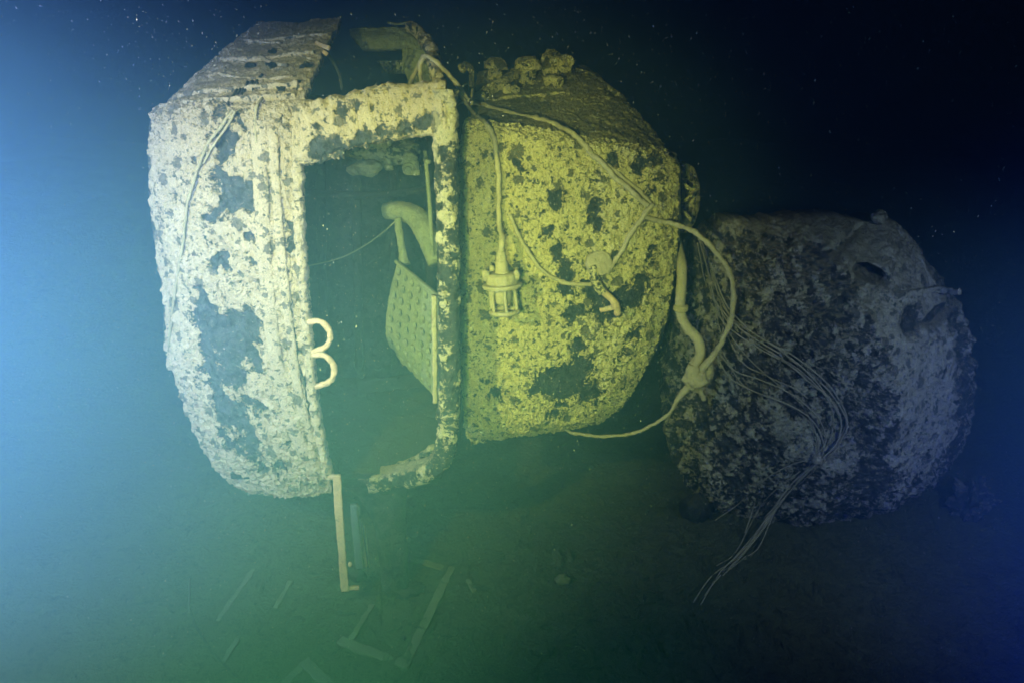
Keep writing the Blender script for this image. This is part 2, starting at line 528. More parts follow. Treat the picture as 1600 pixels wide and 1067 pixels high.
rows_y = [166, 176, 200, 260, 330, 400, 470, 545, 600, 650, 692, 728, 752, 766]
Lx = [262, 244, 239, 237, 241, 250, 260, 263, 280, 300, 316, 338, 356, 376]
Rx = [476, 476, 474, 470, 471, 474, 479, 485, 492, 500, 507, 513, 517, 518]
Yadd = [0.05, 0.02, 0, 0, 0, 0, 0, 0.01, 0.02, 0.04, 0.06, 0.10, 0.15, 0.21]
uf = [0, 0.08, 0.25, 0.45, 0.65, 0.82, 1]
Yc = [0.26, 0.14, 0.05, 0.0, -0.04, -0.06, -0.05]
shell = [[P(l + (r - l) * u, y, yc + ya) for u, yc in zip(uf, Yc)] for y, l, r, ya in zip(rows_y, Lx, Rx, Yadd)]
spatch = PP([(262, 305, 16), (268, 325, 14), (258, 345, 12), (285, 210, 14), (276, 226, 9), (300, 240, 9), (350, 222, 15), (356, 242, 14), (346, 275, 17), (352, 305, 18), (338, 330, 14), (378, 292, 18), (388, 312, 16), (370, 318, 14),
             (268, 388, 15), (262, 402, 12), (335, 412, 15), (348, 404, 9), (412, 400, 8), (375, 195, 12), (382, 206, 8), (352, 165, 14), (440, 192, 9), (463, 378, 17, 1.2), (464, 350, 14, 1.2), (470, 395, 9, 1.2),
             (300, 466, 23), (316, 480, 22), (290, 490, 19), (318, 515, 24), (345, 520, 20), (358, 545, 23), (390, 500, 22), (402, 515, 20), (384, 540, 22), (318, 580, 24), (300, 548, 19), (404, 565, 20), (362, 592, 19), (340, 610, 20),
             (345, 640, 27), (328, 668, 24), (330, 700, 27), (376, 672, 24), (388, 700, 27), (375, 636, 19), (392, 740, 30), (425, 742, 24), (352, 732, 27), (408, 640, 15), (430, 560, 9), (445, 612, 12), (475, 560, 8),
             (455, 668, 8), (405, 455, 9), (430, 445, 7), (460, 195, 8), (440, 700, 9), (300, 610, 14), (310, 420, 8), (282, 440, 9), (392, 420, 8), (395, 365, 9), (320, 375, 8), (300, 330, 8)], 0.0, k=1.05)
crk = [([P(x, y, -0.03) for x, y in [(441, 178), (443, 215), (440, 250), (433, 290), (434, 318), (438, 350), (446, 400), (454, 450), (460, 505), (468, 560), (478, 610), (490, 660), (500, 700), (508, 735)]], 0.006, 0.016),
       ([P(x, y, -0.02) for x, y in [(433, 316), (447, 322), (455, 336), (462, 350)]], 0.005, 0.012),
       ([P(x, y, 0.0) for x, y in [(338, 395), (343, 440), (352, 470)]], 0.005, 0.010),
       ([P(x, y, -0.04) for x, y in [(452, 545), (470, 548), (486, 546)]], 0.005, 0.012)]
for i_, dy_ in ((-1, 9), (-2, 6)):                       # the lower rim sags in the middle
    shell[i_] = [P(Lx[i_] + (Rx[i_] - Lx[i_]) * u, rows_y[i_] + dy_ * math.sin(math.pi * u) - 8 * (1 - u) ** 2, yc + Yadd[i_]) for u, yc in zip(uf, Yc)]
plate('shell_plate', shell, 300, 560, M_SHELL, cabin, base=0.42, patches=spatch + PP([(325, 520, 42), (385, 515, 30), (318, 600, 36), (350, 680, 46), (385, 735, 40), (345, 560, 40)], 0.0, k=0.5), f=11, amp=0.45, seed=1, relief=0.016, rough=0.012, rag=0.024, thick=0.03, warp=0.09, grooves=crk)

# roof plate, sloping up and away from the shell
rf = [[(244, 178), (300, 172), (380, 168), (440, 166), (476, 165)],
      [(262, 160), (310, 152), (390, 146), (440, 142), (482, 138)],
      [(330, 98), (365, 100), (420, 98), (460, 92), (503, 88)],
      [(372, 62), (400, 66), (445, 62), (482, 58), (520, 56)],
      [(402, 38), (425, 36), (460, 37), (495, 34), (533, 31)]]
rY = [[0.26, 0.10, 0.02, -0.02, -0.04], [0.34, 0.2, 0.13, 0.1, 0.08], [0.62, 0.55, 0.5, 0.48, 0.46], [0.9, 0.86, 0.82, 0.8, 0.78], [1.2, 1.2, 1.18, 1.16, 1.12]]
roof = [[P(a, b, yy) for (a, b), yy in zip(r_, y_)] for r_, y_ in zip(rf, rY)]
plate('roof_plate', roof, 240, 200, M_SHELL, cabin, base=0.35, patches=PP([(345, 158, 18), (358, 150, 12), (372, 142, 12), (465, 150, 10), (480, 128, 10), (440, 140, 10)], 0.1), f=8, amp=0.25, seed=2,
      relief=0.008, rough=0.007, rag=0.014, thick=0.025)
for u0, u1, w0 in ((0.08, 0.93, 0.30), (0.10, 0.96, 0.52), (0.15, 0.97, 0.74), (0.03, 0.9, 0.14)):
    g_ = grid_pts(roof, 30, 30)
    j_ = int(w0 * 29)
    tube('roof_strip', [g_[j_, int(u * 29)] + np.array([0, -0.006, 0.010]) for u in np.linspace(u0, u1, 7)], 0.010, M_SHELL, cabin, b=0.016, ns=14, ds=0.008, square=3, amp=0.012, nf=20, base=0.3, camp=0.5, f=9, seed=w0 * 10)
# side wall behind the rounded corner, floor and rear wall
side = [[np.array(r[0]) + np.array([dx, dy, 0.0]) for dx, dy in ((0.0, 0.0), (-0.01, 0.12), (0.02, 0.45), (0.08, 0.9), (0.16, 1.3))] for r in shell[1:]]
for k_, r_ in enumerate(side):
    s_ = max(0, (k_ - 8)) * 0.04
    for j_, q_ in enumerate(r_):
        q_[0] += s_ * j_ * 0.3
plate('side_plate', side, 90, 160, M_SHELL, cabin, base=0.2, f=6, amp=0.4, seed=3, thick=0.02, keep=False)
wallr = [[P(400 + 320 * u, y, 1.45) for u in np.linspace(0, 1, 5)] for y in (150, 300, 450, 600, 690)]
plate('rear_plate', wallr, 80, 120, M_DARK, cabin, base=0.0, f=5, seed=4, thick=0.02, keep=False)  # near-black colour also stands in for shade inside the cabin
# wall beside the doorway, seen edge on (the slot before the next section, its shade put into the low crust base)
wall = [[P(709, y, 0.0), P(709, y, 0.0) + np.array([0.004, .2, 0]), P(709, y, 0.0) + np.array([0.01, .5, 0]), P(709, y, 0.0) + np.array([0.02, 1.0, 0])] for y in (150, 260, 380, 500, 620, 700)]
plate('partition_plate', wall, 60, 160, M_POST, cabin, base=-0.45, f=9, amp=0.5, seed=5, thick=0.02, rag=0.004, rough=0.01)
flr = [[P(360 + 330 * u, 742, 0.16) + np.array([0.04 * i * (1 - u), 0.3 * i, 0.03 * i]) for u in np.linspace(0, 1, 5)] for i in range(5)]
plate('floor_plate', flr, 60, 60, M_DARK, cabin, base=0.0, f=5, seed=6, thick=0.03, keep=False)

# raised ribs and the weld seam down the shell
def on(pts, off):
    return [snap(a, b, off) for a, b in pts]
tube('shell_rib', on([(404, 188), (406, 250), (409, 320), (413, 400), (420, 480), (430, 555), (446, 625), (468, 690), (496, 738)], 0.004), 0.011, M_SHELL, cabin, b=0.034, ns=20, ds=0.005,
     square=3, amp=0.007, nf=26, base=0.6, camp=0.5, f=9, seed=7, up=(0.05, -1, 0.1), relief=0.004)
tube('shell_rib', on([(426, 200), (430, 280), (436, 360), (444, 440), (453, 520), (463, 590), (478, 660), (500, 730)], 0.002), 0.008, M_SHELL, cabin, b=0.02, ns=18, ds=0.005,
     square=3, amp=0.007, nf=28, base=0.55, camp=0.5, f=9, seed=8, up=(0.05, -1, 0.1), relief=0.004)
tube('door_jamb', [P(a, b, -0.05) for a, b in [(474, 170), (468, 240), (467, 300), (469, 360), (472, 420), (477, 480), (483, 550), (491, 620), (502, 690), (514, 745)]], 0.035, M_SHELL, cabin, b=0.022, ns=22, ds=0.005,
     square=3, amp=0.017, nf=24, base=0.38, camp=0.55, f=9, seed=9, up=(0, -1, 0.1), relief=0.006)
# header beam over the doorway
hd = [(462, 203), (490, 205), (530, 194), (575, 183), (625, 174), (670, 170), (698, 170)]
tube('door_header', [P(a, b, -0.08) for a, b in hd], 0.06, M_SHELL, cabin, b=0.125, ns=72, ds=0.005, square=3.5, amp=0.02, nf=18, base=0.46,
     patches=PP([(520, 240, 24), (495, 230, 14), (528, 176, 12), (552, 166, 8), (590, 178, 8), (604, 204, 14), (575, 216, 17), (632, 200, 12), (558, 230, 16), (655, 194, 12), (668, 192, 9, 1.2), (500, 196, 8)], -0.14, k=0.8),
     camp=0.35, f=7, seed=10, up=(0, -1, 0.15), relief=0.010, taper=([0, .1, .3, .75, 1], [1.05, 1.12, 0.98, 0.92, 1.0]), keep=True)
tube('crust_fringe', [P(a, b, -0.09) for a, b in [(470, 250), (488, 240), (505, 243), (522, 236), (545, 226), (575, 221)]], 0.03, M_SHELL, cabin, b=0.03, ns=24, ds=0.005, amp=0.05, nf=20, base=0.0, camp=0.7, f=12, seed=12, taper=([0, .4, 1], [1, .9, .2]))
# right-hand door post curving into the sill
tube('door_post', [P(a, b, y_) for a, b, y_ in [(696, 140, -0.06), (697, 220, -0.08), (699, 320, -0.08), (701, 430, -0.08), (702, 540, -0.07), (702, 620, -0.06), (699, 680, -0.05), (688, 718, -0.02), (660, 736, 0.04), (620, 744, 0.14), (572, 752, 0.26)]],
     0.075, M_POST, cabin, b=0.056, ns=44, ds=0.006, square=3.5, amp=0.016, nf=22, base=-0.12, camp=0.8, f=9, seed=11, up=(0, -1, 0.1), relief=0.008,
     patches=PP([(683, 212, 18, -0.8), (690, 316, 8, -0.5), (694, 346, 8, -0.5), (684, 372, 9, -0.7), (687, 160, 26, -0.9), (690, 480, 7, -0.5), (692, 592, 7, -0.5), (690, 658, 10, -0.5), (688, 720, 16, -0.5)], -0.16), keep=True)
tube('door_sill', [P(592, 732, 0.34), P(625, 726, 0.28), P(655, 714, 0.2), P(676, 698, 0.12)], 0.026, M_POST, cabin, b=0.02, ns=24, ds=0.006, amp=0.016, nf=24, base=0.05, camp=0.6, f=9)
# two loop handles on the door edge
for a in ([(483, 503), (502, 503), (515, 520), (511, 540), (489, 550)], [(489, 554), (509, 556), (522, 574), (517, 594), (494, 604)]):
    tube('grab_handle', [P(x, y, -0.07 - (0.03 if 0 < i < 4 else 0)) for i, (x, y) in enumerate(a)], 0.0165, M_PALE, cabin, ns=16, ds=0.005, amp=0.007, nf=45, base=0.6, camp=0.5)
# roof opening: upright pipe at its corner, far beam and knees
tube('corner_pipe', [P(687, 142, 0.0), P(681, 105, 0.22), P(672, 75, 0.6), P(655, 52, 0.95), P(640, 40, 1.1)], 0.032, M_POST, cabin, ns=26, ds=0.006, amp=0.022, nf=26, base=0.05, camp=0.7, f=12, seed=14, keep=True)
fb = [[P(545, 47, 1.25), P(600, 45, 1.25), P(625, 45, 1.25), P(655, 52, 1.25)], [P(555, 62, 1.2), P(600, 60, 1.2), P(630, 60, 1.2), P(656, 64, 1.2)], [P(566, 78, 1.18), P(600, 77, 1.18), P(630, 75, 1.18), P(658, 78, 1.18)]]
plate('roof_beam', fb, 90, 40, M_INNER, cabin, base=0.5, amp=0.2, thick=0.06, rag=0.006, seed=15)
kn = [[P(628, 76, 1.2), P(650, 76, 1.2), P(672, 78, 1.2)], [P(630, 100, 1.2), P(652, 100, 1.2), P(676, 100, 1.2)], [P(640, 134, 1.2), P(660, 134, 1.2), P(684, 134, 1.2)]]
plate('knee_plate', kn, 30, 40, M_INNER, cabin, base=0.3, amp=0.2, thick=0.03, seed=16)
kn = [[P(590, 96, 1.3), P(620, 95, 1.3), P(650, 94, 1.3)], [P(598, 106, 1.3), P(622, 106, 1.3), P(650, 104, 1.3)], [P(606, 116, 1.3), P(626, 116, 1.3), P(650, 114, 1.3)]]
plate('cross_plate', kn, 30, 20, M_INNER, cabin, base=0.0, amp=0.2, thick=0.03, seed=17)
tube('hook_strap', [P(638, 76, 1.1), P(634, 90, 1.1), P(626, 104, 1.1)], 0.008, M_INNER, cabin, base=0.9)
tube('hook_strap', [P(634, 84, 1.1), P(631, 96, 1.1), P(629, 112, 1.1)], 0.006, M_INNER, cabin, base=0.9)
tube('hanging_wire', [P(606, 36, 1.3), P(620, 38, 1.25), P(645, 36, 1.2), P(655, 42, 1.15)], 0.008, M_INNER, cabin, amp=0.004, base=0.5)
# bright slats on the broken roof edge
for a, b in (((494, 68), (514, 76)), ((504, 81), (512, 86)), ((470, 141), (480, 141)), ((480, 92), (502, 100))):
    tube('batten', [snap(a[0], a[1], 0.012), snap(b[0], b[1], 0.012)], 0.010, M_PALE, cabin, b=0.012, ns=10, square=6, amp=0.003, base=0.8)

# frames and pipes on the rear wall of the cabin
for x_ in (500, 556, 612, 668):
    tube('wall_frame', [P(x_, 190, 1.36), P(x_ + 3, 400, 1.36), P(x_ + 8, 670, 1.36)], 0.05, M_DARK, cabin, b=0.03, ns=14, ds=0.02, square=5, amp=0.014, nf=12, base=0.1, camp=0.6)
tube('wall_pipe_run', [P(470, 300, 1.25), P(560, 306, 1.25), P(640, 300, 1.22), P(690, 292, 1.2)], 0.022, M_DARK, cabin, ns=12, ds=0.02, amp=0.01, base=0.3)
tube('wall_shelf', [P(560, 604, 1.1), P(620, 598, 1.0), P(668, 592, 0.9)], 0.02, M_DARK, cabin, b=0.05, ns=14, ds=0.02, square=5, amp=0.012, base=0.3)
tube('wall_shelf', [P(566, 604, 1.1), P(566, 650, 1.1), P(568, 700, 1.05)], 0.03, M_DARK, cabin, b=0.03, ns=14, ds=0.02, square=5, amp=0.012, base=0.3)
# things inside the cabin
seat = thing('perforated_panel', P(645, 540, 0.35), 'greenish perforated seat panel leaning inside the open doorway', 'panel')
def dim(p):
    a0, a1, a2 = P(620, 412, 0.62), P(688, 470, 0.12), P(604, 530, 0.62)
    ux = a1 - a0; uy = a2 - a0
    M = np.array([[ux @ ux, ux @ uy], [ux @ uy, uy @ uy]])
    q = (p - a0) @ np.stack([ux, uy], -1)
    c = q @ np.linalg.inv(M)
    i, j = c[:, 0] * 6.4, c[:, 1] * 6.6
    d = np.hypot((i % 1) - 0.5, (j % 1) - 0.5)
    return -0.05 * (1 - sstep(0.24, 0.30, d))
pn = [[P(620, 410, 0.62), P(642, 428, 0.45), P(664, 447, 0.28), P(688, 468, 0.10)],
      [P(607, 470, 0.62), P(634, 488, 0.45), P(660, 506, 0.28), P(687, 524, 0.10)],
      [P(604, 528, 0.62), P(632, 548, 0.45), P(658, 565, 0.28), P(686, 580, 0.10)],
      [P(628, 568, 0.60), P(648, 588, 0.45), P(666, 606, 0.28), P(685, 626, 0.10)]]
plate('panel_sheet', pn, 220, 280, M_INNER, seat, base=0.7, amp=0.15, fine=0.05, thick=0.02, relief=0.0, rough=0.002, rag=0.004, seed=18, extra=dim)
tube('panel_edge', [P(678, 462, 0.05), P(679, 540, 0.05), P(680, 628, 0.05)], 0.02, M_HOSE, seat, b=0.014, square=4, amp=0.008, base=0.4, ns=18)
tube('panel_edge', [P(619, 409, 0.60), P(652, 436, 0.35), P(688, 466, 0.08)], 0.012, M_INNER, seat, amp=0.003, base=0.9)

duct = thing('curved_duct', P(640, 340, 0.7), 'thick bent duct pipe on a short upright inside the doorway', 'pipe')
tube('duct_bend', [P(604, 330, 0.85), P(625, 330, 0.8), P(648, 338, 0.75), P(664, 360, 0.7), P(676, 390, 0.65), (P(684, 410, 0.6))], 0.062, M_INNER, duct, ns=26, ds=0.01, amp=0.008, base=0.8, camp=0.2, taper=([0, .2, .6, 1], [.85, 1, 1.1, 1.0]))
tube('duct_upright', [P(622, 340, 0.72), P(624, 365, 0.7), P(628, 390, 0.68), P(632, 414, 0.64)], 0.02, M_INNER, duct, ns=14, amp=0.008, base=0.9, taper=([0, .6, 1], [1, 1.1, 1.7]))
wp = thing('wall_pipe', P(667, 240, 0.5), 'thin upright pipe just inside the right door post', 'pipe')
tube('pipe_run', [P(664, 236, 0.55), P(668, 280, 0.52), P(672, 330, 0.5), P(676, 400, 0.48)], 0.012, M_INNER, wp, ns=10, amp=0.003, base=0.8)
tube('pipe_clip', [P(663, 250, 0.52), P(672, 254, 0.5)], 0.014, M_INNER, wp, ns=8, amp=0.003, base=0.8)
gear = thing('overhead_fitting', P(610, 250, 0.7), 'lumpy pipe fittings hanging under the doorway header', 'fitting')
v = join(blob_mesh(P(600, 235, 0.85), 0.22, 0.12, 0.10, amp=0.35, seed=50, cl=0.1), blob_mesh(P(575, 262, 0.72), 0.09, 0.06, 0.05, amp=0.3, seed=51), blob_mesh(P(556, 266, 0.75), 0.06, 0.05, 0.035, amp=0.3, seed=52))
mesh_obj('fitting_body', v[0], v[1], M_INNER, gear, v[2])
v = blob_mesh(P(640, 250, 0.62), 0.05, 0.04, 0.05, amp=0.3, seed=53, cl=0.8); mesh_obj('valve_body', v[0], v[1], M_INNER, gear, v[2])
v = lathe_mesh(P(638, 262, 0.60), (0.1, -1, -0.2), dense([(0, 0.05), (0.018, 0.05), (0.022, 0.03), (0.036, 0.03), (0.036, 0), (0.03, -0.04)], 3), amp=0.004, cl=0.8); mesh_obj('valve_nut', v[0], v[1], M_INNER, gear, v[2])
v = lathe_mesh(P(608, 258, 0.66), (0, -0.2, -1), dense([(0.014, -0.03), (0.014, 0.0), (0.024, 0.0), (0.026, 0.03), (0.0, 0.034)], 3), amp=0.003, cl=0.8); mesh_obj('pipe_stub', v[0], v[1], M_INNER, gear, v[2])
v = lathe_mesh(P(648, 266, 0.6), (0, -0.2, -1), dense([(0.024, -0.05), (0.024, 0.0), (0.03, 0.0), (0.03, 0.03), (0.0, 0.034)], 3), amp=0.003, cl=0.8); mesh_obj('pipe_stub', v[0], v[1], M_INNER, gear, v[2])
o = tube('slack_wire', [P(480, 416, 0.9), P(530, 404, 0.9), P(570, 384, 0.85), P(600, 362, 0.8), P(618, 346, 0.76)], 0.005, M_INNER, None, base=0.8)
tag(o, 'faint slack wire sagging across the dark doorway', 'wire')
o = tube('slack_wire', [P(512, 86, 0.9), P(524, 104, 0.9), P(531, 120, 0.9), P(534, 140, 0.85)], 0.009, M_INNER, None, base=0.5, amp=0.003)
tag(o, 'thin wire dangling from the broken roof edge into the opening', 'wire')

# wreckage below the cabin
br = thing('hanging_frame', P(530, 740, -0.12), 'straight pale L shaped metal bar hanging under the cabin door', 'frame')
tube('frame_upright', [P(526, 742, -0.12), P(532, 830, -0.14), P(539, 922, -0.16)], 0.012, M_PALE, br, b=0.024, ns=24, ds=0.006, square=6, amp=0.005, nf=24, base=0.55, camp=0.5)
tube('frame_foot', [P(533, 919, -0.16), P(561, 917, -0.13)], 0.012, M_PALE, br, b=0.013, ns=20, square=6, amp=0.006, base=0.55, camp=0.5)
tube('frame_lug', [P(505, 744, -0.06), P(530, 744, -0.12)], 0.010, M_PALE, br, b=0.012, ns=12, square=6, amp=0.003, base=0.8)
rl = thing('rail_pair', P(557, 790, 0.02), 'pair of greenish rails hanging behind the pale L shaped bar', 'rail')
tube('rail', [P(553, 788, 0.02), P(557, 840, 0.02), P(562, 886, 0.02)], 0.016, M_HOSE, rl, b=0.024, ns=18, square=5, amp=0.006, base=0.5, camp=0.5)
tube('rail', [P(560, 790, 0.05), P(566, 840, 0.05), P(572, 884, 0.05)], 0.010, M_HOSE, rl, b=0.008, ns=12, square=5, amp=0.002, base=0.3)
tube('rail', [P(569, 820, 0.08), P(573, 850, 0.08), P(577, 886, 0.08)], 0.006, M_HOSE, rl, b=0.005, ns=10, amp=0.002, base=0.3)
v = blob_mesh(P(560, 900, 0.05), 0.055, 0.05, 0.03, amp=0.3, seed=55, cl=-0.3); mesh_obj('rail_block', v[0], v[1], M_DARK, rl, v[2])
v = blob_mesh(P(547, 881, 0.0), 0.014, 0.014, 0.02, n=14, amp=0.15, seed=56, cl=0.9); mesh_obj('rail_knob', v[0], v[1], M_PALE, rl, v[2])
leg = thing('support_leg', bed(618, 920), 'dark rusted leg between the cabin underside and the seabed', 'leg post')
fb_ = bed(618, 922)
tube('leg_shaft', [P(596, 742, 0.35), P(606, 800, 0.28), P(614, 860, 0.2), fb_ + np.array([0, 0, 0.02])], 0.085, M_DARK, leg, b=0.095, ns=24, square=3, amp=0.02, nf=10, base=0.0, taper=([0, .12, .4, 1], [2.6, 1.7, 1.1, 0.9]))
v = blob_mesh(fb_ + np.array([0.05, -0.01, 0.02]), 0.13, 0.08, 0.04, amp=0.5, seed=57, cl=-0.2); mesh_obj('leg_foot', v[0], v[1], M_DARK, leg, v[2])

# ------------------------------------------------------------------ middle deckhouse
mid = thing('wreck_deckhouse', (0.25, 1.0, 0), 'olive mottled steel deckhouse behind the cage lamp and loose cables', 'deckhouse')
my = [182, 196, 226, 280, 340, 400, 460, 520, 570, 615, 650, 675, 690]
ml = [735, 726, 722, 719, 719, 720, 721, 722, 723, 724, 726, 730, 738]
mr = [760, 800, 1046, 1058, 1058, 1053, 1045, 1030, 1008, 984, 962, 930, 860]
# the top rim climbs to the left: rows are bent so that the first follows the front edge of the roof
def midrow(y, l, r, ya, top):
    out = []
    for u, yc in zip([0, .1, .3, .5, .7, .88, 1], [0.30, 0.25, 0.22, 0.21, 0.23, 0.29, 0.42]):
        out.append(P(l + (r - l) * u, y + top * u, yc + ya))
    return out
frontm = [midrow(188, 733, 1040, 0.06, 48), midrow(200, 724, 1052, 0.0, 48), midrow(226, 721, 1057, 0.0, 34)]
for y, l, r, ya in zip(my[3:], ml[3:], mr[3:], [0, 0, 0, 0, 0.0, 0.01, 0.03, 0.07, 0.13, 0.26]):
    frontm.append(midrow(y, l, r, ya, 0 if y < 600 else -(y - 600) * 0.22))
mp = PP([(880, 590, 34), (905, 575, 24), (950, 480, 26), (975, 470, 18), (880, 450, 18), (900, 490, 20), (885, 425, 16), (1010, 440, 24), (1000, 470, 20), (760, 592, 12), (870, 312, 18), (930, 318, 14), (935, 345, 14),
         (985, 565, 22), (775, 622, 18), (925, 620, 28), (870, 655, 24), (1045, 265, 34), (1030, 400, 24), (1040, 350, 20), (1030, 300, 18), (760, 660, 16), (850, 600, 18), (870, 400, 14), (955, 400, 12),
         (740, 530, 14), (735, 480, 10), (800, 690, 20), (850, 685, 24), (920, 668, 30), (960, 640, 24), (980, 600, 18), (1000, 530, 20), (925, 455, 16), (835, 665, 16), (740, 640, 14),
         (830, 610, 10), (860, 355, 10), (880, 620, 20), (900, 545, 14), (1005, 255, 18), (960, 250, 14), (765, 245, 10), (810, 260, 8), (1035, 470, 22), (1020, 520, 24), (770, 425, 8)], 0.22, k=0.85)
plate('front_plate', frontm, 380, 460, M_MID, mid, base=0.36, patches=mp, f=15, amp=0.40, seed=21, relief=0.013, rough=0.014, rag=0.014, fine=0.35, thick=0.03, warp=0.06)
tm = [[(735, 188), (810, 200), (890, 212), (970, 224), (1042, 237)],
      [(738, 168), (812, 174), (885, 180), (960, 190), (1030, 215)],
      [(742, 146), (812, 146), (880, 148), (945, 152), (990, 170)],
      [(745, 126), (810, 122), (875, 118), (925, 122), (955, 135)],
      [(748, 112), (805, 108), (865, 103), (900, 102), (922, 108)]]
tY = [[0.34, 0.29, 0.27, 0.29, 0.41], [0.66, 0.66, 0.66, 0.66, 0.72], [0.98, 0.98, 0.98, 0.98, 1.02], [1.3, 1.3, 1.3, 1.3, 1.3], [1.65, 1.65, 1.65, 1.65, 1.6]]
topm = [[P(a, b, yy) for (a, b), yy in zip(r_, y_)] for r_, y_ in zip(tm, tY)]
plate('roof_plate', topm, 240, 180, M_MID, mid, base=0.05, f=7, amp=0.4, seed=22, relief=0.006, rough=0.008, rag=0.012, thick=0.03)
se = [[np.array(r[-1]) + np.array([dx, dy, 0]) for dx, dy in ((0, 0), (0.02, 0.15), (-0.06, 0.6), (-0.2, 1.1))] for r in frontm[1:]]
plate('end_plate', se, 60, 140, M_MID, mid, base=-0.1, f=7, seed=23, thick=0.02)
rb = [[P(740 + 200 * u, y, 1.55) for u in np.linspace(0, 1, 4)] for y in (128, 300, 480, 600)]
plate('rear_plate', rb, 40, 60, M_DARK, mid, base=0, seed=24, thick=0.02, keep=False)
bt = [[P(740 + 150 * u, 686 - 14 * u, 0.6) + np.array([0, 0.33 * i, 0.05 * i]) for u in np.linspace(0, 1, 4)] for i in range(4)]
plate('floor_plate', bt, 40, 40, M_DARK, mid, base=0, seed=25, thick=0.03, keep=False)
# round flange on its far end
fc = P(1064, 310, 0.8)
ax = np.array([0.75, -0.62, 0.12])
v = lathe_mesh(fc, ax, dense([(0.0, -0.02), (0.12, -0.02), (0.215, -0.02), (0.225, 0.0), (0.215, 0.025), (0.13, 0.03), (0.12, 0.0), (0.0, 0.0)], 8), ns=60, amp=0.014, nf=12, seed=58, cl=0.15)
mesh_obj('end_flange', v[0], v[1], M_MID, mid, v[2])
for q in ([(1050, 318), (1066, 316), (1082, 305)], [(1062, 325), (1072, 335), (1080, 345)], [(1055, 285), (1068, 288), (1078, 296)]):
    tube('flange_arm', [P(a, b, 0.66) for a, b in q], 0.012, M_MID, mid, amp=0.006, base=0.3)
tube('roof_lip', [snap(a, b, 0.004) for a, b in [(770, 158), (800, 152), (840, 150), (870, 146), (890, 148)]], 0.012, M_MID, mid, amp=0.01, base=0.4, ns=12)
tube('roof_lip', [P(895, 108, 1.5), P(925, 120, 1.35), P(950, 138, 1.2), P(965, 150, 1.1)], 0.022, M_MID, mid, amp=0.014, base=0.1, ns=12)

# fittings on the deckhouse roof
def mushroom(px, py, Y, r, h, seed, label):
    b = snap(px, py, 0.0)
    t = thing('mushroom_vent', b, label, 'vent', 'round vents on the deckhouse roof')
    k = (b[1] + 4) / 4.0
    v = lathe_mesh(b, (0.02, 0, 1), dense([(0.6 * r, -0.03), (0.62 * r, 0.25 * h), (0.55 * r, 0.45 * h)], 6), ns=40, amp=0.012, seed=seed, cl=0.15); mesh_obj('vent_neck', v[0], v[1], M_MID, t, v[2])
    v = lathe_mesh(b, (0.04, 0.02, 1), dense([(0.3 * r, 0.44 * h), (0.97 * r, 0.46 * h), (1.0 * r, 0.55 * h), (0.92 * r, 0.74 * h), (0.7 * r, 0.9 * h), (0.4 * r, 0.98 * h), (0.0, 1.0 * h)], 5), ns=48, amp=0.016, nf=14, seed=seed + 1, cl=0.2); mesh_obj('vent_cap', v[0], v[1], M_MID, t, v[2])
    return t
mushroom(774, 124, 1.3, 0.078, 0.135, 60, 'round topped vent by the ribbed hose on the deckhouse roof')
mushroom(824, 126, 1.3, 0.092, 0.145, 62, 'widest round topped vent at the roof middle, beside the upright clump')
b = snap(868, 120)
t = thing('roof_fitting', b, 'tall lumpy fitting with dark hollows, topmost on the deckhouse roof', 'fitting')
v = join(blob_mesh(b + np.array([-0.02, 0, 0.075]), 0.075, 0.07, 0.085, amp=0.35, seed=64, cl=0.1), blob_mesh(b + np.array([0.06, -0.03, 0.08]), 0.05, 0.05, 0.06, amp=0.3, seed=65, cl=0.2))
mesh_obj('fitting_body', v[0], v[1], M_MID, t, v[2])
v = lathe_mesh(b + np.array([0.065, -0.05, 0.09]), (0.4, -1, 0.2), dense([(0.018, 0.0), (0.02, 0.04), (0.034, 0.045), (0.036, 0.0), (0.03, -0.04)], 3), amp=0.004, cl=0.2); mesh_obj('fitting_ring', v[0], v[1], M_MID, t, v[2])
b = snap(862, 136)
t = thing('pipe_elbow', b, 'small stubby pipe elbow lying before the tall roof fitting', 'elbow')
tube('elbow_bend', [b + np.array([-0.045, 0, 0.03]), b + np.array([0, -0.01, 0.045]), b + np.array([0.04, -0.04, 0.03])], 0.03, M_MID, t, ns=20, amp=0.006, base=0.4)
v = lathe_mesh(b + np.array([0.04, -0.04, 0.03]), (0.7, -0.8, -0.2), dense([(0.016, 0.012), (0.036, 0.012), (0.038, -0.012), (0.02, -0.02)], 3), amp=0.003, cl=0.3); mesh_obj('elbow_rim', v[0], v[1], M_MID, t, v[2])
o = tube('ribbed_hose', [snap(748, 156, 0.03), snap(765, 142, 0.035), snap(785, 132, 0.04), snap(800, 122, 0.045), snap(808, 113, 0.05)], 0.036, M_MID, None, ns=22, ds=0.004, amp=0.008, base=0.25, seed=66,
         ring=lambda s: 1 + 0.12 * np.sin(s * 2 * math.pi / 0.022))
tag(o, 'thick ribbed hose lying across the deckhouse roof', 'hose')
o = tube('hook_pipe', [P(722, 108, 0.9), P(727, 104, 0.88), P(734, 106, 0.86), P(737, 118, 0.85), P(737, 138, 0.84)], 0.02, M_MID, None, ns=16, amp=0.006, base=0.4, taper=([0, .3, 1], [1.5, 1.2, .7]))
tag(o, 'hooked pipe end standing left of the round roof vents', 'pipe')
for k, (px, py, r_, lab) in enumerate(((793, 146, 0.03, 'small nodular lump beside the foot of the ribbed hose'), (806, 146, 0.026, 'smaller pointed lump touching the nodular one'))):
    b = snap(px, py, 0)
    v = blob_mesh(b + np.array([0, 0, r_ * .8]), r_, r_, r_ * 1.2, n=18, amp=0.5, nf=25, seed=68 + k, cl=0.3)
    tag(mesh_obj('encrusted_lump', v[0], v[1], M_MID, None, v[2]), lab, 'lump', 'lumps on the deckhouse roof')

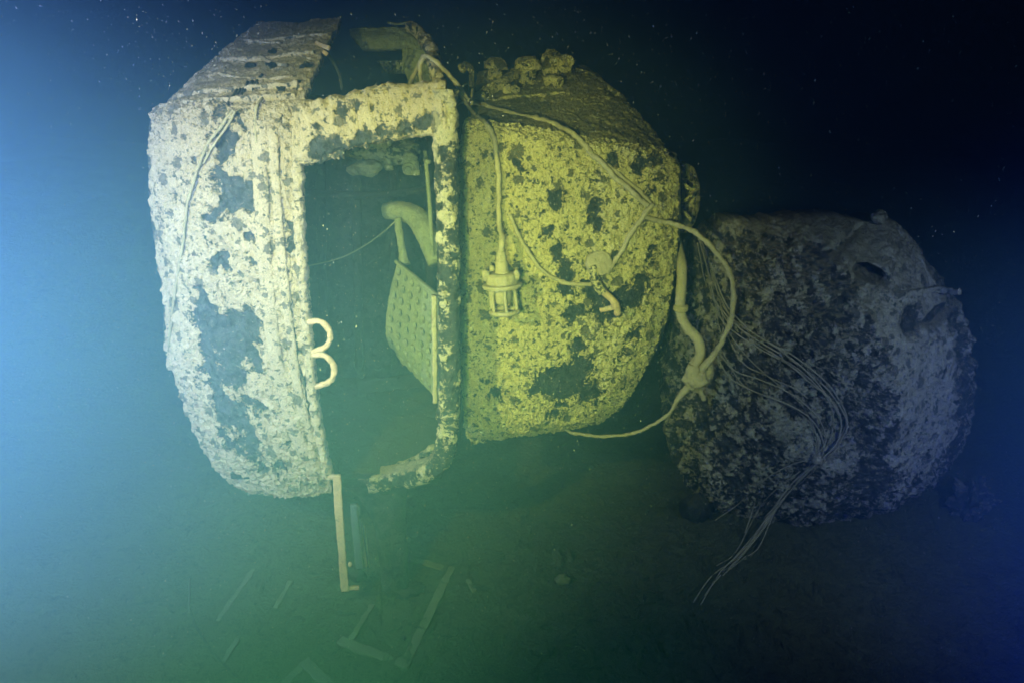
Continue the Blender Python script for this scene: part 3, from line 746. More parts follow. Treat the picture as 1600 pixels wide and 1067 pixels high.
# ------------------------------------------------------------------ right-hand drum
drum = thing('wreck_drum', (2.2, 1.1, 0), 'big rounded dark wreck section resting on the seabed, torn hole near its top', 'hull section')
out = [(1100, 372), (1125, 354), (1160, 348), (1230, 346), (1300, 338), (1350, 348), (1392, 346), (1425, 372), (1445, 400), (1475, 440), (1500, 480), (1516, 530), (1522, 580), (1518, 640), (1500, 700), (1462, 748), (1415, 782),
       (1370, 802), (1300, 814), (1240, 826), (1190, 822), (1135, 800), (1100, 786), (1072, 750), (1052, 712), (1042, 660), (1040, 600), (1046, 530), (1060, 470), (1078, 415)]
YD = 0.95
po = np.array([P(a, b, YD) for a, b in out])
cen_px = (1270, 570)
nth, nr = 520, 240
loop = np.concatenate([po, po[:1]])
# periodic smooth outline
ext = np.concatenate([po[-3:], po, po[:4]])
tt = np.linspace(3 / (len(ext) - 1), (3 + len(po)) / (len(ext) - 1), nth, endpoint=False)
ol = cr(ext, tt)
c0 = P(cen_px[0], cen_px[1], YD)
rr = np.linspace(0, 1, nr)
base_xy = c0 + (ol - c0)[None] * rr[:, None, None]
pts = base_xy.reshape(-1, 3).copy()
rad = np.repeat(rr, nth)
def pxy(p):                               # design coordinates of a point of the drum's face, used only to lay out its folds
    d = p - CAM
    zc = d @ np.array([0, cp, -sp]); xc = d[:, 0]; yc_ = d @ np.array([0, sp, cp])
    return 800 + 1200 * xc / zc, 533.5 - 1200 * yc_ / zc
qx, qy = pxy(pts)
ridge_x = np.interp(qy, [340, 375, 430, 480, 560, 720, 830], [1250, 1268, 1295, 1315, 1335, 1335, 1330])
bul = 0.50 * (1 - rad ** 2.6)
bul += 0.13 * np.exp(-np.abs(qx - ridge_x) / 90.0) * (1 - rad ** 4)
bul += 0.05 * fbm(pts, 2.2, 3, seed=70) * (1 - rad ** 6)
def ell(cx, cy, a, b, rot):
    c_, s_ = math.cos(rot), math.sin(rot)
    u = ((qx - cx) * c_ + (qy - cy) * s_) / a; v_ = (-(qx - cx) * s_ + (qy - cy) * c_) / b
    return np.hypot(u, v_)
hole = 1 - sstep(0.8, 1.08, ell(1327, 407, 27, 11, 0.22) * (1 + 0.12 * fbm(pts, 12, 3, seed=71)))
dent = 1 - sstep(0.6, 1.1, ell(1378, 470, 26, 24, 0))
dent2 = 1 - sstep(0.6, 1.1, ell(1432, 474, 34, 11, -0.15))
fold = np.exp(-(np.abs((qy - 374) + 0.42 * (qx - 1300)) / 6.0) ** 2) * sstep(1225, 1262, qx) * (1 - sstep(1325, 1375, qx))
left_fold = np.exp(-(np.abs((qx - 1235) + 0.9 * (qy - 480)) / 9.0) ** 2) * sstep(400, 440, qy) * (1 - sstep(510, 540, qy))
tipd = P(1432, 474, YD)
seamx = np.interp(qy, [380, 460, 560, 700, 800], [1440, 1470, 1480, 1465, 1400])
seam = np.exp(-((qx - seamx) / 10.0) ** 2)
rightside = sstep(-8, 22, qx - ridge_x)
smooth_zone = rightside * (1 - sstep(640, 720, qy + 0.25 * (qx - 1335) * 0 + 40 * fbm(pts, 5, 4, seed=72)))
smooth_zone = smooth_zone * (1 - sstep(1440, 1475, qx + 30 * fbm(pts, 5, 3, seed=73)))
top_zone = 1 - sstep(352, 372, qy)
ledge = 1 - sstep(0.7, 1.1, ell(1235, 640, 75, 30, 0.55))
s = -0.16 + 0.62 * fbm(pts * np.array([1.3, 1.3, 0.9]), 11, 4, 0.6, seed=74) + 0.4 * fbm(pts, 28, 3, seed=75) + 0.1
s = s + 0.55 * smooth_zone + 0.7 * top_zone + 0.45 * ledge - 0.9 * dent - 1.2 * dent2 - 1.5 * hole - 0.7 * fold - 0.5 * left_fold - 0.45 * seam
s -= 0.35 * np.exp(-((qx - 1310) / 40) ** 2 - ((qy - 690) / 60) ** 2) * (1 - rightside)
m = sstep(-0.12, 0.12, s)
amp = 0.015 + 0.020 * (1 - smooth_zone)
disp = bul - 0.20 * hole - 0.04 * dent - 0.05 * dent2 - 0.05 * fold - 0.03 * left_fold - 0.03 * seam
rough = amp * (fbm(pts, 9, 4, 0.6, seed=76) + 0.8 * fbm(pts, 26, 4, 0.65, seed=77)) + 0.018 * m * (1 - 0.7 * smooth_zone)
toc = (CAM - pts); toc /= np.linalg.norm(toc, axis=1)[:, None]
outw = (ol - c0) / np.linalg.norm(ol - c0, axis=1)[:, None]
outw = np.tile(outw, (nr, 1))
nrm = outw * (rad ** 3)[:, None] + np.array([0, -1.0, 0.35]) * (1 - 0.6 * rad ** 3)[:, None]
nrm /= np.linalg.norm(nrm, axis=1)[:, None]
pts = pts + np.array([0, -1.0, 0.0]) * disp[:, None] + nrm * rough[:, None]
# wrap the sheet round to a closed body with a plain back
V = pts; i = np.arange(nr * nth).reshape(nr, nth); j = np.roll(i, -1, axis=1)
fq = np.stack([i[:-1], i[1:], j[1:], j[:-1]], -1).reshape(-1, 4)
last = pts.reshape(nr, nth, 3)[-1]
rings, ss = [], []
for k, (sc_, dy) in enumerate(((1.0, 0.12), (0.97, 0.35), (0.85, 0.7), (0.55, 0.95), (0.0, 1.0))):
    rings.append(c0 + (last - c0) * sc_ + np.array([0, dy, 0.0])); ss.append(np.full(nth, -0.1))
Vb = np.concatenate(rings)
ib = np.concatenate([i[-1:], nr * nth + np.arange(5 * nth).reshape(5, nth)]); jb = np.roll(ib, -1, axis=1)
fb2 = np.stack([ib[:-1], ib[1:], jb[1:], jb[:-1]], -1).reshape(-1, 4)
remember(V, fq)
mesh_obj('drum_body', np.concatenate([V, Vb]), np.concatenate([fq, fb2]), M_DRUM, drum, np.concatenate([s] + ss))
v = blob_mesh(P(1375, 340, 0.9), 0.05, 0.05, 0.045, amp=0.4, nf=16, seed=80, cl=0.4); mesh_obj('lifting_lug', v[0], v[1], M_DRUM, drum, v[2])
tube('edge_bead', [snap(a, b, 0.0) for a, b in [(1402, 358), (1420, 382), (1440, 408), (1452, 436), (1456, 456)]], 0.008, M_DRUM, drum, amp=0.006, base=0.5)
tube('side_bracket', [snap(1398, 462, 0.0), snap(1430, 458, 0.012), snap(1464, 453, 0.03), P(1500, 456, 0.66)], 0.014, M_DRUM, drum, b=0.02, ns=16, square=3, amp=0.014, nf=16, base=0.3)
v = blob_mesh(P(1372, 478, 0.55), 0.05, 0.04, 0.05, amp=0.5, nf=14, seed=81, cl=0.0); mesh_obj('seized_valve', v[0], v[1], M_DRUM, drum, v[2])
v = join(blob_mesh(P(1270, 340, 1.1), 0.2, 0.1, 0.03, amp=0.5, nf=8, seed=82, cl=0.2), blob_mesh(P(1230, 350, 1.1), 0.15, 0.1, 0.03, amp=0.5, nf=8, seed=83, cl=0.1)); mesh_obj('torn_edge', v[0], v[1], M_DRUM, drum, v[2])

# dark ball under the drum and a pale growth beyond it
b = bed(1086, 808)
v = blob_mesh(b + np.array([0, 0, 0.08]), 0.12, 0.1, 0.1, amp=0.2, seed=85, cl=-0.4)
tag(mesh_obj('dark_boulder', v[0], v[1], M_DARK, None, v[2]), 'dark round boulder at the lower left edge of the drum', 'boulder')
b = bed(1515, 800)
v = blob_mesh(b + np.array([0, 0.0, 0.08]), 0.13, 0.1, 0.17, amp=0.9, seed=86, cl=-0.25)
tag(mesh_obj('silted_mound', v[0], v[1], M_DRUM, None, v[2]), 'faint upright silted lump right of the drum in blue water', 'lump')

# ------------------------------------------------------------------ cage lamp on its cable
lb = snap(783, 440, 0.17)
def lw(dx, dz, dy=0.0):                  # offsets round the lamp in metres
    return lb + np.array([dx, dy, dz])
cl_ = thing('cage_lamp', lw(0, 0.10), 'caged deck lamp hanging by its cable before the deckhouse', 'lamp')
axl = np.array([0.06, -0.10, -1.0])
v = lathe_mesh(lw(0, 0.17), axl, dense([(0.0, -0.0), (0.022, 0.0), (0.026, 0.02), (0.03, 0.03), (0.028, 0.05), (0.034, 0.055), (0.036, 0.09), (0.04, 0.12), (0.042, 0.15)], 4), ns=32, amp=0.006, seed=90, cl=0.8); mesh_obj('lamp_gland', v[0], v[1], M_HOSE, cl_, v[2])
v = lathe_mesh(lw(0.003, 0.045), axl, dense([(0.03, -0.01), (0.075, -0.005), (0.088, 0.005), (0.090, 0.05), (0.084, 0.054), (0.108, 0.056), (0.112, 0.066), (0.106, 0.078), (0.04, 0.08)], 5), ns=64, amp=0.007, nf=30, seed=91, cl=0.8); mesh_obj('lamp_collar', v[0], v[1], M_HOSE, cl_, v[2])
for a in (-2.75, -0.35, 1.2, 2.2):
    c = lw(0.09 * math.cos(a), 0.03, 0.09 * math.sin(a))
    v = blob_mesh(c + np.array([0, 0, 0.012]), 0.022, 0.02, 0.034, n=14, amp=0.3, nf=30, seed=92 + a, cl=0.8); mesh_obj('lamp_lug', v[0], v[1], M_HOSE, cl_, v[2])
rc = lw(0.02, -0.17, -0.015)
th = np.linspace(0, 2 * math.pi, 25)
ax_n = axl / np.linalg.norm(axl)
ex = np.cross(ax_n, (0, 1, 0)); ex /= np.linalg.norm(ex); ey = np.cross(ax_n, ex)
tube('cage_ring', [rc + 0.076 * (math.cos(a) * ex + math.sin(a) * ey) for a in th], 0.014, M_HOSE, cl_, ns=14, ds=0.008, amp=0.005, base=0.9)
for k in range(6):
    a = k * math.pi / 3 + 0.35
    d = math.cos(a) * ex + math.sin(a) * ey
    tube('cage_bar', [lw(0.008, -0.03) + 0.07 * d, lw(0.012, -0.10) + 0.074 * d, rc + 0.074 * d], 0.0095, M_HOSE, cl_, ns=10, ds=0.01, amp=0.003, base=0.9)
v = lathe_mesh(lw(0.006, -0.03), axl, dense([(0.05, 0.0), (0.052, 0.05), (0.046, 0.085), (0.025, 0.105), (0.0, 0.11)], 4), ns=32, amp=0.004, seed=97, cl=0.6); mesh_obj('lamp_globe', v[0], v[1], M_HOSE, cl_, v[2])

# ------------------------------------------------------------------ cables and hoses
def cable(name, pts, r, label, cat, group=None, mat=M_HOSE, **kw):
    pts = np.array(pts, float)
    seg = np.linalg.norm(np.diff(pts, axis=0), axis=1).sum()
    n_ = max(len(pts), int(seg / 0.05) + 2)
    if len(pts) > 2:
        pts = cr(pts, np.linspace(0, 1, n_))
        fade = np.minimum(1, np.minimum(np.arange(n_), np.arange(n_)[::-1]) / 3.0)[:, None]
        wob = np.stack([fbm(pts, 5.0, 3, 0.6, seed=len(label) + k * 3) for k in range(3)], -1)
        pts = pts + wob * np.array([1, 0.3, 1]) * min(0.014, 1.1 * r) * fade
    r = r * 0.88
    kw.setdefault('amp', 0.6 * r); kw.setdefault('nf', 40); kw.setdefault('base', 0.8); kw.setdefault('ns', 12)
    return tag(tube(name, pts, r, mat, None, **kw), label, cat, group)
S = snap
top_l = lw(0, 0.17)
cable('lamp_cable', [P(712, 140, 0.12), P(727, 160, 0.2), S(742, 178, 0.06), S(757, 192, 0.05), S(768, 207, 0.04), S(774, 225, 0.03), S(777, 260, 0.03), S(779, 300, 0.035), S(781, 350, 0.06), top_l + np.array([0, 0, 0.05]), top_l - np.array([0, 0, 0.01])], 0.017,
      'thick cable running down to the cage lamp from the roof corner', 'cable', 'loose cables across the deckhouse', taper=([0, .4, .8, 1], [.6, .9, 1.0, 1.3]))
cable('deck_cable', [P(735, 160, 0.3), S(752, 163, 0.03), S(790, 175, 0.016), S(830, 184, 0.016), S(865, 194, 0.016), S(890, 207, 0.02), S(905, 220, 0.02), S(925, 240, 0.018), S(955, 268, 0.018), S(985, 298, 0.018), S(1012, 322, 0.018)], 0.0165,
      'pale cable curving over the roof edge and down the deckhouse face', 'cable', 'loose cables across the deckhouse')
cable('deck_cable', [S(918, 236, 0.012), S(950, 258, 0.012), S(985, 285, 0.012), S(1018, 318, 0.014)], 0.012, 'thinner cable running beside the pale one down to the joint', 'cable', 'loose cables across the deckhouse')
cable('slack_cable', [S(797, 335, 0.02), S(803, 352, 0.018), S(820, 385, 0.018), S(845, 418, 0.018), S(875, 438, 0.018), S(905, 445, 0.018), S(924, 444, 0.02)], 0.0135, 'slack cable looping from the lamp cable to the rusty bracket', 'cable', 'loose cables across the deckhouse')
cable('short_cable', [S(948, 428, 0.05), S(962, 405, 0.04), S(978, 380, 0.035), S(993, 355, 0.03), S(1008, 335, 0.025), S(1020, 318, 0.02)], 0.0155, 'straight stout cable from the rusty bracket up to the joint', 'cable', 'loose cables across the deckhouse')
jb = P(1086, 592, 0.28)
cable('loop_cable', [S(1004, 338, 0.02), S(1030, 345, 0.02), P(1060, 352, 0.28), P(1098, 372, 0.2), P(1128, 405, 0.18), P(1145, 450, 0.18), P(1142, 500, 0.2), P(1125, 540, 0.22), P(1104, 566, 0.24), jb + np.array([0.03, 0, 0.05])], 0.018, 'stout cable arching out from the deckhouse down to the junction lump', 'cable', 'loose cables across the deckhouse',
      taper=([0, .8, .92, 1], [0.85, 1, 1.5, 1.7]))
cable('lower_cable', [jb + np.array([-0.03, 0, -0.04]), P(1062, 620, 0.3), P(1046, 645, 0.34), P(1015, 666, 0.4), P(975, 678, 0.44), P(930, 681, 0.45), P(898, 676, 0.44), P(878, 668, 0.42)], 0.0125, 'thin cable sagging from the junction lump to the deckhouse bottom', 'cable', 'loose cables across the deckhouse',
      taper=([0, .1, .2, 1], [2.0, 1.8, 1.05, .9]))
cable('rim_cable', [P(640, 134, 0.5), P(650, 112, 0.4), P(658, 94, 0.3), P(664, 88, 0.2), P(680, 97, 0.1), P(697, 112, 0.12), P(716, 135, 0.16), P(732, 158, 0.22)], 0.013, 'yellowish cable hooked over the corner pipe at the roof opening', 'cable', 'loose cables across the deckhouse')
cable('stub_cable', [P(664, 88, 0.2), P(658, 98, 0.22), P(656, 115, 0.2), P(660, 134, 0.12)], 0.012, 'short cable end hanging beside the corner pipe', 'cable', 'loose cables across the deckhouse')
cable('tie_wire', [P(705, 168, 0.1), P(722, 160, 0.2), P(735, 156, 0.28), P(738, 140, 0.35)], 0.008, 'thin dark tie wire knotted at the roof corner', 'wire')
# junction lump, with the thick hose that comes down into it
jn = thing('junction_lump', jb, 'knobbly cable junction hanging before the drum', 'junction')
v = join(blob_mesh(jb + np.array([0, 0, 0.0]), 0.075, 0.06, 0.07, amp=0.35, nf=14, seed=100, cl=0.7), blob_mesh(jb + np.array([0.07, 0.03, 0.03]), 0.05, 0.04, 0.09, amp=0.25, nf=14, seed=101, cl=0.1)); mesh_obj('junction_body', v[0], v[1], M_HOSE, jn, v[2])
tube('junction_tail', [jb + np.array([0.03, 0, -0.05]), jb + np.array([0.05, 0.01, -0.10]), jb + np.array([0.075, 0.02, -0.15])], 0.014, M_HOSE, jn, amp=0.005, base=0.4)
v = lathe_mesh(jb + np.array([-0.02, 0.0, 0.10]), (0.05, 0, -1), dense([(0.0, 0), (0.03, 0.0), (0.045, 0.03), (0.046, 0.09), (0.03, 0.1)], 4), ns=28, amp=0.006, cl=0.7); mesh_obj('junction_socket', v[0], v[1], M_HOSE, jn, v[2])
hs = thing('thick_hose', P(1065, 480, 0.36), 'thick kinked hose between the deckhouse end and the junction lump', 'hose')
tube('hose_body', [P(1056, 375, 0.6), P(1065, 420, 0.42), P(1063, 480, 0.36), P(1072, 510, 0.34), P(1090, 530, 0.32), P(1094, 555, 0.3), jb + np.array([-0.02, 0, 0.09])], 0.031, M_HOSE, hs, ns=20, amp=0.006, base=0.7, keep=False)
v = lathe_mesh(P(1064, 478, 0.36), (0.02, 0, -1), dense([(0.03, -0.01), (0.044, 0.0), (0.046, 0.025), (0.036, 0.035), (0.03, 0.05)], 3), ns=28, amp=0.004, cl=0.8); mesh_obj('hose_ring', v[0], v[1], M_HOSE, hs, v[2])

# rusty bracket on the deckhouse face
rbk = thing('rusty_bracket', S(935, 430, 0.0), 'bent bracket with an orange rust tip on the deckhouse face', 'bracket')
bq = S(935, 412, 0.02)
v = lathe_mesh(bq, (0.1, -0.9, 0.45), dense([(0.0, 0.035), (0.05, 0.035), (0.072, 0.028), (0.075, 0.0), (0.06, -0.03)], 5), ns=36, amp=0.012, nf=18, seed=103, cl=0.5); mesh_obj('bracket_boss', v[0], v[1], M_HOSE, rbk, v[2])
tube('bracket_arm', [S(925, 415, 0.04), S(932, 440, 0.07), S(942, 458, 0.10)], 0.028, M_MID, rbk, ns=16, amp=0.01, base=0.0)
tube('bracket_tip', [S(940, 452, 0.10), S(955, 468, 0.12), S(963, 480, 0.12), S(965, 490, 0.11)], 0.022, M_RUST, rbk, ns=16, amp=0.008, base=0.8, label='orange rusty bracket tip')
tube('bracket_toe', [S(963, 481, 0.12), S(950, 482, 0.10), S(938, 485, 0.08)], 0.016, M_RUST, rbk, ns=12, amp=0.008, base=0.7)

# cables on the front cabin
cable('shell_cable', [S(414, 150, 0.012), S(404, 162, 0.012), S(400, 180, 0.012), S(400, 230, 0.012), S(401, 290, 0.012), S(405, 340, 0.010), S(412, 400, 0.004)], 0.0085, 'thin straight cable down the pale cabin shell from its roof', 'cable', 'cables on the cabin shell')
cable('shell_cable', [S(365, 172, 0.012), S(350, 192, 0.012), S(325, 225, 0.014), S(308, 265, 0.014), S(296, 310, 0.014), S(288, 360, 0.014), S(280, 420, 0.014), S(270, 475, 0.014), S(266, 520, 0.01), S(264, 548, 0.0)], 0.0095,
      'long slanting cable across the cabin shell to its outer edge', 'cable', 'cables on the cabin shell')
cable('shell_cable', [S(368, 174, 0.016), S(356, 196, 0.018), S(334, 226, 0.018), S(318, 256, 0.016)], 0.007, 'frayed second strand at the upper end of the slanting cable', 'cable', 'cables on the cabin shell')
# sticks and debris on the cabin roof
for k, (q, r_, lab) in enumerate((([(352, 118), (400, 124), (450, 121), (492, 118)], 0.011, 'long thin rod lying level across the cabin roof'),
                                  ([(365, 70), (385, 66), (410, 66), (440, 68)], 0.008, 'thin curved rod near the far edge of the cabin roof'),
                                  ([(405, 88), (425, 98), (448, 103)], 0.013, 'short broken batten slanting on the cabin roof'),
                                  ([(326, 121), (334, 116), (344, 115), (352, 119)], 0.013, 'curled pipe stub at the outer edge of the cabin roof'),
                                  ([(435, 78), (470, 88), (486, 92)], 0.008, 'thin splinter beside the bright slats on the roof'))):
    cable('roof_rod', [S(a, b, r_ * 0.9) for a, b in q], r_, lab, 'rod', 'rods lying on the cabin roof', mat=M_SHELL, amp=0.004, base=0.4)
for k in range(9):
    a, b = 350 + 6.5 * k, 158 - 4 * k + 3 * math.sin(k * 2.1)
    cable('dark_tuft', [S(a, b + 8, 0.004), S(a + 2, b + 1, 0.012), S(a + 6 + 2 * math.sin(k), b - 7, 0.02)], 0.008, ('lowest' if k == 0 else 'topmost' if k == 8 else ['second', 'third', 'fourth', 'fifth', 'sixth', 'seventh', 'eighth'][k - 1]) + ' dark stub from the shell cable in the row along the roof corner', 'growth', 'dark growths along the roof corner', mat=M_DARK, amp=0.003, base=-0.3)
for k, (a, b, lab) in enumerate(((426, 82, 'dark tuft by the short broken batten on the roof'), (392, 104, 'dark tuft alone on the middle of the cabin roof'), (423, 104, 'dark tuft just below the short broken batten'), (478, 104, 'dark tuft on the broken edge of the cabin roof'),
                                 (462, 130, 'dark tuft lowest on the roof, near the door header'), (438, 140, 'dark tuft above the head of the straight shell cable'))):
    c = S(a, b, 0.004)
    v = blob_mesh(c, 0.026, 0.014, 0.018, n=16, amp=1.2, nf=30, seed=110 + k, cl=-0.4)
    tag(mesh_obj('roof_tuft', v[0], v[1], M_DARK, None, v[2]), lab, 'growth', 'dark tufts on the cabin roof')

# bundle of bare wires that falls over the drum and down to the seabed
wires = [
    ([(1092, 372), (1108, 430), (1132, 490), (1180, 530), (1240, 565), (1290, 605), (1318, 645), (1320, 668), (1300, 700), (1262, 738), (1215, 790), (1170, 850), (1125, 905), (1095, 945)], 'outermost bare wire of the bundle over the drum face'),
    ([(1094, 378), (1112, 440), (1140, 492), (1186, 526), (1246, 560), (1298, 605), (1322, 650), (1318, 680), (1290, 712), (1250, 745), (1205, 800), (1165, 860), (1112, 910), (1083, 942)], 'bare wire that swings furthest across the drum face'),
    ([(1090, 380), (1102, 440), (1128, 500), (1176, 538), (1236, 572), (1286, 612), (1312, 650), (1308, 690), (1275, 725), (1232, 770), (1190, 830), (1155, 880), (1128, 912)], 'bare wire just inside the outermost one on the drum'),
    ([(1096, 376), (1116, 430), (1138, 480), (1172, 516), (1220, 548), (1270, 590), (1306, 640), (1314, 664)], 'bare wire ending at the knot on the drum face'),
    ([(1120, 556), (1140, 590), (1180, 612), (1232, 632), (1268, 655), (1286, 690), (1280, 716), (1240, 752), (1195, 812), (1160, 868), (1120, 915), (1100, 935)], 'lower bare wire that dips under the junction lump'),
    ([(1124, 552), (1150, 580), (1196, 596), (1246, 622), (1280, 656), (1290, 690), (1270, 716)], 'bare wire between the two sagging strands on the drum'),
    ([(1134, 520), (1160, 566), (1200, 588), (1240, 606), (1262, 622)], 'short bare wire ending above the drum ledge'),
    ([(1262, 718), (1230, 728), (1190, 752), (1150, 790), (1118, 812)], 'bare wire straying left from the knot below the drum'),
    ([(1184, 752), (1178, 790), (1164, 832)], 'short straggling wire hanging from the stray strand'),
    ([(1210, 800), (1185, 855), (1160, 880), (1140, 900)], 'frayed wire tail lowest beside the seabed'),
    ([(1175, 870), (1150, 890), (1128, 902)], 'tiny frayed wire at the tail of the bundle'),
    ([(1100, 400), (1112, 450), (1122, 500), (1126, 520)], 'bare wire falling straight behind the arching cable'),
    ([(1104, 395), (1120, 450), (1130, 505), (1122, 548)], 'bare wire crossing behind the arching cable'),
]
stray = [[(1098, 384), (1120, 452), (1150, 506), (1196, 546), (1252, 580), (1296, 630), (1300, 676), (1276, 722)], [(1106, 402), (1110, 455), (1136, 515), (1170, 560), (1214, 600), (1258, 640), (1276, 700), (1240, 760), (1196, 806)],
         [(1118, 470), (1150, 520), (1208, 552), (1266, 598), (1310, 640), (1306, 700), (1262, 744), (1220, 786), (1176, 846), (1136, 900)], [(1126, 545), (1160, 600), (1206, 622), (1256, 650), (1278, 690), (1268, 728), (1222, 776), (1176, 838), (1142, 884)],
         [(1250, 736), (1206, 770), (1182, 800), (1150, 862), (1118, 896)]]
wires += list(zip(stray, ('hair thin strand looping inside the bundle down to the knot', 'hair thin strand crossing the bundle from its upper bend to the tail', 'hair thin strand bulging past the others at the drum ridge',
                          'hair thin strand under the junction lump that runs to the tail', 'hair thin strand starting at the knot and ending in the tail')))
def wire_pt(px, py, k):
    g = bed(px, py, 0.01)
    if py > 800:
        t_ = min(1.0, (py - 800) / 140.0)
        a = snap(px, 800 if py > 800 else py, 0.03)
        d = ray(px, py)
        Ya = 0.45 * (1 - t_) + g[1] * t_
        q = P(px, py, Ya)
        q[2] = max(q[2], float(bed_z(q[0], q[1])[0]) + 0.006)
        return q
    return snap(px, py, 0.02 + 0.006 * (k % 3), default_Y=0.5)
for k, (q, lab) in enumerate(wires):
    cable('bare_wire', [wire_pt(a, b, k) for a, b in q], 0.0042 if k in (6, 7, 8, 9, 10) else 0.0036 if k > 12 else 0.0052, lab, 'wire', 'bare wires of the bundle on the drum', mat=M_WIRE, ns=8, ds=0.02, amp=0.002)
b = S(1278, 718, 0.03)
v = blob_mesh(b, 0.03, 0.03, 0.035, n=16, amp=0.5, nf=30, seed=120, cl=0.6)
tag(mesh_obj('wire_knot', v[0], v[1], M_WIRE, None, v[2]), 'small silted knot where the bare wires gather on the drum', 'knot')
b = S(1112, 444, 0.03)
v = blob_mesh(b, 0.022, 0.02, 0.018, n=14, amp=0.5, nf=30, seed=121, cl=0.6)
tag(mesh_obj('wire_clip', v[0], v[1], M_WIRE, None, v[2]), 'small clip gathering the wires behind the arching cable', 'clip')

# ------------------------------------------------------------------ boards and litter on the seabed
boards = [((622, 866), (702, 892), 0.055, 'board across the top of the fallen square frame'), ((706, 886), (632, 1040), 0.06, 'long right hand side board of the fallen square frame'),
          ((530, 1002), (640, 1042), 0.06, 'bottom board of the fallen square frame'), ((598, 918), (548, 1000), 0.035, 'thin left side board of the fallen square frame'),
          ((455, 908), (430, 952), 0.03, 'short narrow board alone on the silt under the cabin'), ((475, 1034), (522, 1080), 0.07, 'corner board at the bottom, sloping away from the square frame'),
          ((478, 1034), (440, 1075), 0.05, 'corner board at the bottom, sloping towards the blue glow'), ((398, 890), (340, 970), 0.03, 'faint narrow board in the teal silt'),
          ((372, 1000), (350, 1035), 0.03, 'faint stub of board by the dark wire on the silt'), ((730, 905), (742, 925), 0.03, 'small chip of board near the square frame')]
for k, (a, b, wd, lab) in enumerate(boards):
    A, B = bed(a[0], a[1], -0.004 + 0.007 * (k % 3)), bed(b[0], b[1], 0.006 - 0.008 * (k % 2))
    v = box_mesh(A, B, wd, 0.022, amp=0.011, seed=130 + k, ds=0.012)
    tag(mesh_obj('fallen_board', v[0], v[1], M_WOOD, None, v[2]), lab, 'board', 'boards fallen on the seabed')
cable('seabed_wire', [bed(a, b, 0.004) for a, b in [(296, 950), (310, 985), (330, 1015), (352, 1040), (374, 1062)]], 0.007, 'dark wire winding over the teal silt', 'wire', mat=M_DARK, base=-0.2)
cable('seabed_rod', [bed(297, 905, 0.01), bed(296, 960, 0.01)], 0.008, 'straight faint rod on the silt below the blue glow', 'rod', mat=M_WOOD)
b = bed(462, 976)
v = blob_mesh(b + np.array([0, 0, 0.0]), 0.062, 0.075, 0.02, n=18, amp=0.25, seed=140, cl=-0.5)  # flat near-black disc set on the silt
tag(mesh_obj('dark_disc', v[0], v[1], M_DARK, None, v[2]), 'dark round disc on the teal silt', 'growth')
for k, (px, py, rx, ry, rz, mt, lab) in enumerate(((880, 908, 0.055, 0.04, 0.035, M_WOOD, 'pale squared stone on the green silt'), (872, 872, 0.04, 0.075, 0.022, M_MUD, 'oblong stone behind the pale squared one'),
                                                   (890, 868, 0.022, 0.07, 0.02, M_MUD, 'narrow stone touching the oblong one'), (806, 806, 0.09, 0.14, 0.03, M_MUD, 'flat dark lump on the silt under the deckhouse'),
                                                   (1010, 935, 0.07, 0.05, 0.03, M_MUD, 'low lump on the silt before the wire tails'), (845, 1018, 0.08, 0.04, 0.03, M_MUD, 'low broken lump at the bottom middle of the silt'),
                                                   (632, 998, 0.016, 0.02, 0.015, M_DARK, 'small dark pebble inside the square frame'))):
    b = bed(px, py)
    v = blob_mesh(b + np.array([0, 0, rz * .5]), rx, ry, rz, n=20, amp=0.5, nf=14, seed=150 + k, cl=0.3)
    tag(mesh_obj('seabed_stone', v[0], v[1], mt, None, v[2]), lab, 'stone', 'stones lying on the seabed')

# grit and twigs scattered over the silt
def scatter_grit(n):
    V, F = [], []
    o = 0
    for k in range(n):
        x, y = random.uniform(-2.6, 3.2), random.uniform(-1.2, 2.6)
        z = float(0)
        r_ = random.choice((0.004, 0.006, 0.008, 0.012, 0.012, 0.02))
        L_ = r_ * random.choice((1, 1, 1.5, 4, 8))
        a = random.uniform(0, math.pi)
        V.append((x, y, r_, L_, a))
    A = np.array(V)
    z = bed_z(A[:, 0], A[:, 1])
    verts, faces = [], []
    for (x, y, r_, L_, a), zz in zip(V, z):
        c_, s_ = math.cos(a), math.sin(a)
        for (u, v_, h) in ((-L_, 0, 0), (0, -r_, 0), (L_, 0, r_ * .4), (0, r_, 0), (0, 0, r_)):
            verts.append((x + u * c_ - v_ * s_, y + u * s_ + v_ * c_, zz + h))
        faces += [(o, o + 1, o + 4), (o + 1, o + 2, o + 4), (o + 2, o + 3, o + 4), (o + 3, o, o + 4)]
        o += 5
    return verts, faces
v, f_ = scatter_grit(9000)
tag(mesh_obj('silt_grit', v, f_, M_MUD, None, np.array([random.uniform(-0.6, 0.6) for _ in v])), 'grit and splinters scattered over the silt', None, None, 'stuff')

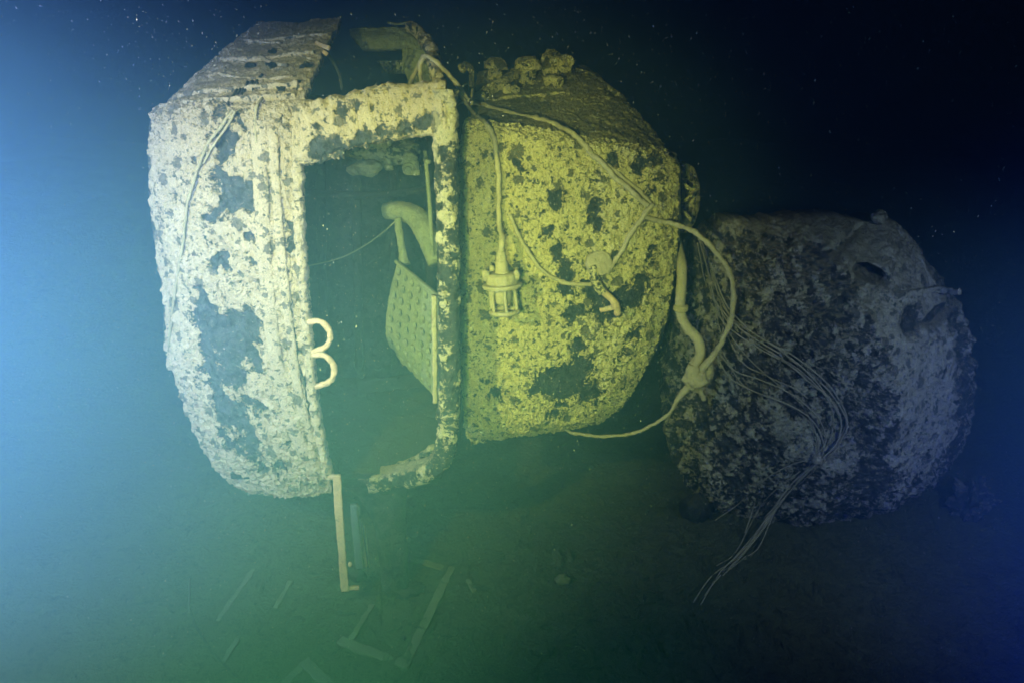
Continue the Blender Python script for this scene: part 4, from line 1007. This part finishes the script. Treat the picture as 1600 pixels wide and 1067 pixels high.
# ------------------------------------------------------------------ particles drifting in the water
verts, faces, o = [], [], 0
LAMPS = [np.array(l.location) for l in bpy.data.objects if l.type == 'LIGHT']
for k in range(22000):
    Y = -4 + 1.2 + 5.6 * random.random() ** 0.7
    px, py = random.uniform(-80, 1680), random.uniform(-40, 1100)
    c = P(px, py, Y)
    if c[2] < bed_z(c[0], c[1])[0] + 0.03 or c[2] > 4.1: continue
    if min(np.linalg.norm(c - l) for l in LAMPS) < 2.1 or np.linalg.norm(c - LAMPS[1]) < 2.2 or np.linalg.norm(c - LAMPS[0]) < 2.3: continue
    r_ = 0.0008 * (1 + 1.6 * random.random() ** 4) * (0.6 + 0.3 * (Y + 4))
    el = random.choice((1, 1, 1.4, 2.4))
    tx = random.uniform(-0.5, 0.5)
    for d in ((tx * el, 0, el), (1, 0, 0), (-0.5, 0.87, 0), (-0.5, -0.87, 0), (-tx * el, 0, -el)):
        verts.append(c + np.array(d) * r_)
    faces += [(o, o + 1, o + 2), (o, o + 2, o + 3), (o, o + 3, o + 1), (o + 4, o + 2, o + 1), (o + 4, o + 3, o + 2), (o + 4, o + 1, o + 3)]
    o += 5
tag(mesh_obj('drifting_particles', np.array(verts), faces, M_SNOW, None), 'pale specks drifting in the dark water', None, None, 'stuff')

# ------------------------------------------------------------------ the water itself, as a body of haze
hz = bpy.data.materials.new('cloudy_water')
hz.use_nodes = True
hn = hz.node_tree
hn.nodes.remove(hn.nodes['Principled BSDF'])
pv = hn.nodes.new('ShaderNodeVolumePrincipled')
pv.inputs['Color'].default_value = (0.23, 0.59, 1.0, 1)
pv.inputs['Density'].default_value = 0.105
pv.inputs['Anisotropy'].default_value = 0.35
hn.links.new(pv.outputs[0], hn.nodes['Material Output'].inputs['Volume'])
x0, x1, y0, y1, z0, z1 = -11, 11, -6, 14, -1.3, 4.25
hv = [(x, y, z) for z in (z0, z1) for y in (y0, y1) for x in (x0, x1)]
hf = [(0, 2, 3, 1), (4, 5, 7, 6), (0, 1, 5, 4), (2, 6, 7, 3), (0, 4, 6, 2), (1, 3, 7, 5)]
tag(mesh_obj('haze', hv, hf, hz, None, smooth=False), 'cloudy blue green water round the wreck', None, None, 'stuff')
